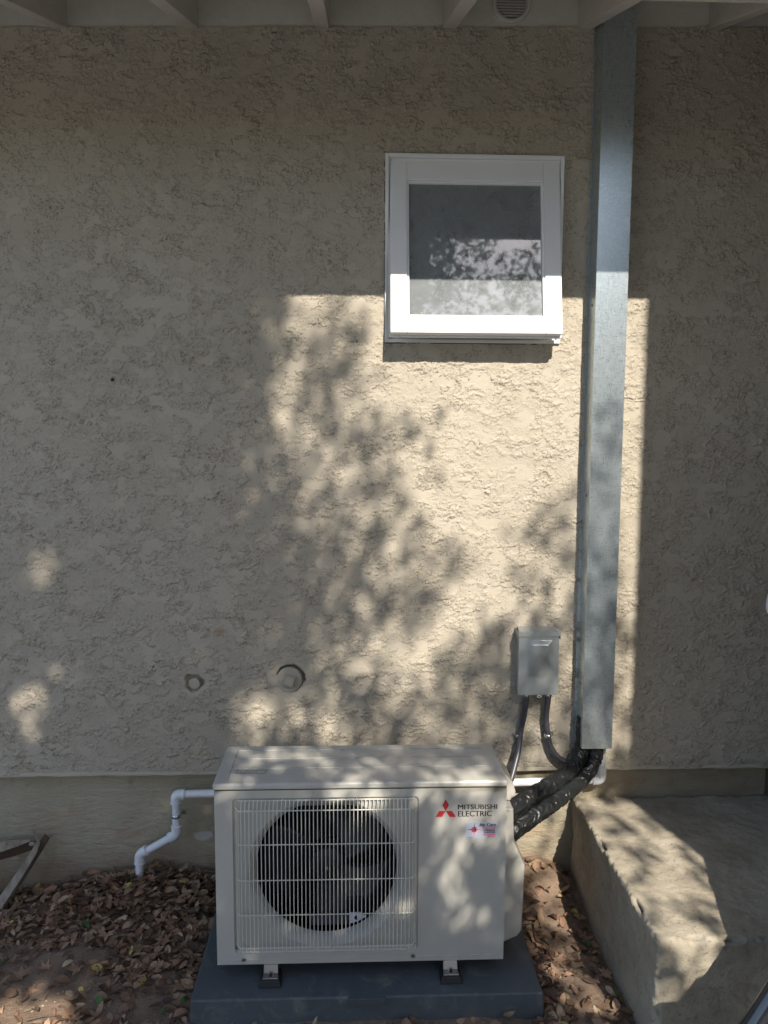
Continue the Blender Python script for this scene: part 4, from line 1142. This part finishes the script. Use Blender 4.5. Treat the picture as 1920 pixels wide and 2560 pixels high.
def spray(c, nl, spread, lsz):
    dr = Vector((rt_.gauss(0, 1), rt_.gauss(0, 1), rt_.gauss(0, .6))).normalized()
    for k in range(nl):
        s_ = rt_.uniform(-1, 1) * spread
        p_ = c + dr * s_ + Vector((rt_.gauss(0, .012), rt_.gauss(0, .012), rt_.gauss(0, .012)))
        ld = (dr * .7 + Vector((rt_.gauss(0, .6), rt_.gauss(0, .6), rt_.gauss(0, .6)))).normalized()
        ln = lsz * rt_.uniform(.7, 1.2); f_ = rt_.uniform(.6, 1.4)
        tr_items.append((p_ + ld * ln * .4, ln, ln * .46, ld, Vector((rt_.gauss(0, 1), rt_.gauss(0, 1), rt_.gauss(0, 1) + .4)), 0, .4, (.05 * f_, .095 * f_, .028 * f_), 2))
    tw.tube([c - dr * spread, c + dr * spread], .0016, 3, cap=False)
cell = .05
X = -2.6
A_leaf = .055 * .055 * .46 * .5 * .62
while X < 1.35:
    Z = -1.5
    while Z < 2.7:
        l_ = lit(X + cell / 2, Z + cell / 2)
        tau = -math.log(max(l_, .006)) * .9
        tau *= 1.3 if Z > .3 else 1.0
        if l_ > .93: tau = 0
        nl = 6
        want = tau * cell * cell / (A_leaf * nl) * .95
        n_ = int(want) + (1 if rt_.random() < want - int(want) else 0)
        for k in range(n_):
            xx, zz = X + rt_.uniform(0, cell), Z + rt_.uniform(0, cell)
            t0 = 2.95
            t_ = rt_.uniform(3.1, 4.9) if Z > .3 else rt_.uniform(2.95, 3.6)
            spray(Vector((xx + SX * t_, -t_, zz + SZ * t_)), nl, .040, .055)
        Z += cell
    X += cell
# a heavier bough on the left, the one that shows dark in the window
for k in range(4200):
    c = Vector((rt_.uniform(-1.5, 1.15), rt_.uniform(-6.6, -4.6), rt_.uniform(3.6, 6.9)))
    if noise.noise(c * 1.1 + Vector((3, 1, 0))) < -.22 or c.x > .80 + .5 * noise.noise(c * 1.5): continue
    t_ = -c.y
    if litmax(c.x - SX * t_, c.z - SZ * t_) > .1: continue
    spray(c, 8, .09, .085)
# the rest of the crown, beyond what shades the wall
for k in range(2600):
    a_ = rt_.uniform(0, 2 * pi); u_ = rt_.uniform(-1, 1); r_ = rt_.uniform(.55, 1) ** .5
    c = Vector((-1.6 + 2.0 * r_ * cos(a_) * sqrt(1 - u_ * u_), -5.9 + 1.3 * r_ * sin(a_) * sqrt(1 - u_ * u_), 4.9 + 1.7 * r_ * u_))
    if noise.noise(c * 1.4) < -.05: continue
    t_ = -c.y
    if litmax(c.x - SX * t_, c.z - SZ * t_) > .1: continue
    spray(c, 8, .09, .10)
leaf_mesh(tr_items, 'crown', M['liveleaf'], tree)
tk = MB()
tk.tube([(-1.5, -5.4, -.2), (-1.48, -5.35, .6), (-1.42, -5.2, 1.5), (-1.38, -5.0, 2.4)], [.19, .15, .13, .11], 14, smooth=6, rf=lambda t_, th_, i: 1 + .08 * noise.noise((t_ * 9, cos(th_) * 2, sin(th_) * 2)))
ends = []
for (ex, ey, ez) in ((-.4, -4.0, 4.4), (.7, -4.1, 4.9), (-1.6, -3.8, 4.3), (-2.2, -5.2, 4.9), (-1.1, -5.9, 5.4), (-.6, -3.6, 3.4), (.2, -3.7, 3.3), (-1.9, -6.2, 4.6), (-2.2, -3.7, 3.6)):
    p0 = Vector((-1.39, -5.05, 2.3)); p3 = Vector((ex, ey, ez)); md = (p0 + p3) / 2 + Vector((rt_.gauss(0, .1), rt_.gauss(0, .1), .25))
    tk.tube([p0, md, p3], [.075, .04, .010], 8, smooth=7)
tk.build('trunk', 'bark', tree, smooth=True, sharp=180)
tw.build('twigs', 'bark', tree)

# ------------------------------------------------------------------ yard behind the photographer
fn = thing('wooden_fence', 'brown board fence along the far side of the yard', 'fence', (0, -9, -.13))
for i in range(60):
    x = -9 + i * .3
    if i % 10 == 0: MB().box(x - .05, x + .05, -9.06, -8.96, -.2, 1.95).build('fence_post', 'fence', fn)
fb = MB()
for i in range(120):
    x = -9 + i * .15; fb.box(x + .004, x + .146, -8.955, -8.935, -.15, 1.85 + .01 * sin(i * 3.1))
fb.build('fence_boards', 'fence', fn)
hd_items = []
for i, (hx, hr, hh) in enumerate(((-6.5, 1.7, 3.9), (-3.6, 1.5, 3.4), (3.2, 1.4, 2.9), (6.2, 1.6, 3.6), (.2, 1.3, 2.6))):
    tr2 = thing('yard_shrub', ['tall dense shrub at the far left of the fence', 'rounded shrub left of centre by the fence', 'rounded shrub right of centre by the fence', 'tall shrub at the far right of the fence', 'low shrub at the middle of the fence'][i], 'shrub', (hx, -10.4, -.13), 'shrubs beyond the fence')
    its = []
    for k in range(2200):
        d_ = Vector((rt_.gauss(0, 1), rt_.gauss(0, 1), rt_.gauss(0, 1))).normalized() * rt_.uniform(.6, 1)
        d_ *= 1 + .35 * noise.noise(d_ * 2 + Vector((i * 5, 0, 0)))
        c = Vector((hx + d_.x * hr, -10.6 + d_.y * 1.1, hh * .55 + d_.z * hh * .5)); f_ = rt_.uniform(.6, 1.5)
        its.append((c, .2, .11, Vector((rt_.gauss(0, 1), rt_.gauss(0, 1), rt_.gauss(0, 1))), Vector((rt_.gauss(0, 1), rt_.gauss(0, 1), rt_.gauss(0, 1))), 0, .3, (.05 * f_, .10 * f_, .03 * f_), 2))
    leaf_mesh(its, 'crown', M['liveleaf'], tr2)
    MB().tube([(hx, -10.6, -.2), (hx + .05, -10.6, hh * .5)], [.09, .04], 8).build('trunk', 'bark', tr2, smooth=True)

for o in list(bpy.data.objects):
    if 'wl' in o.keys(): del o['wl']
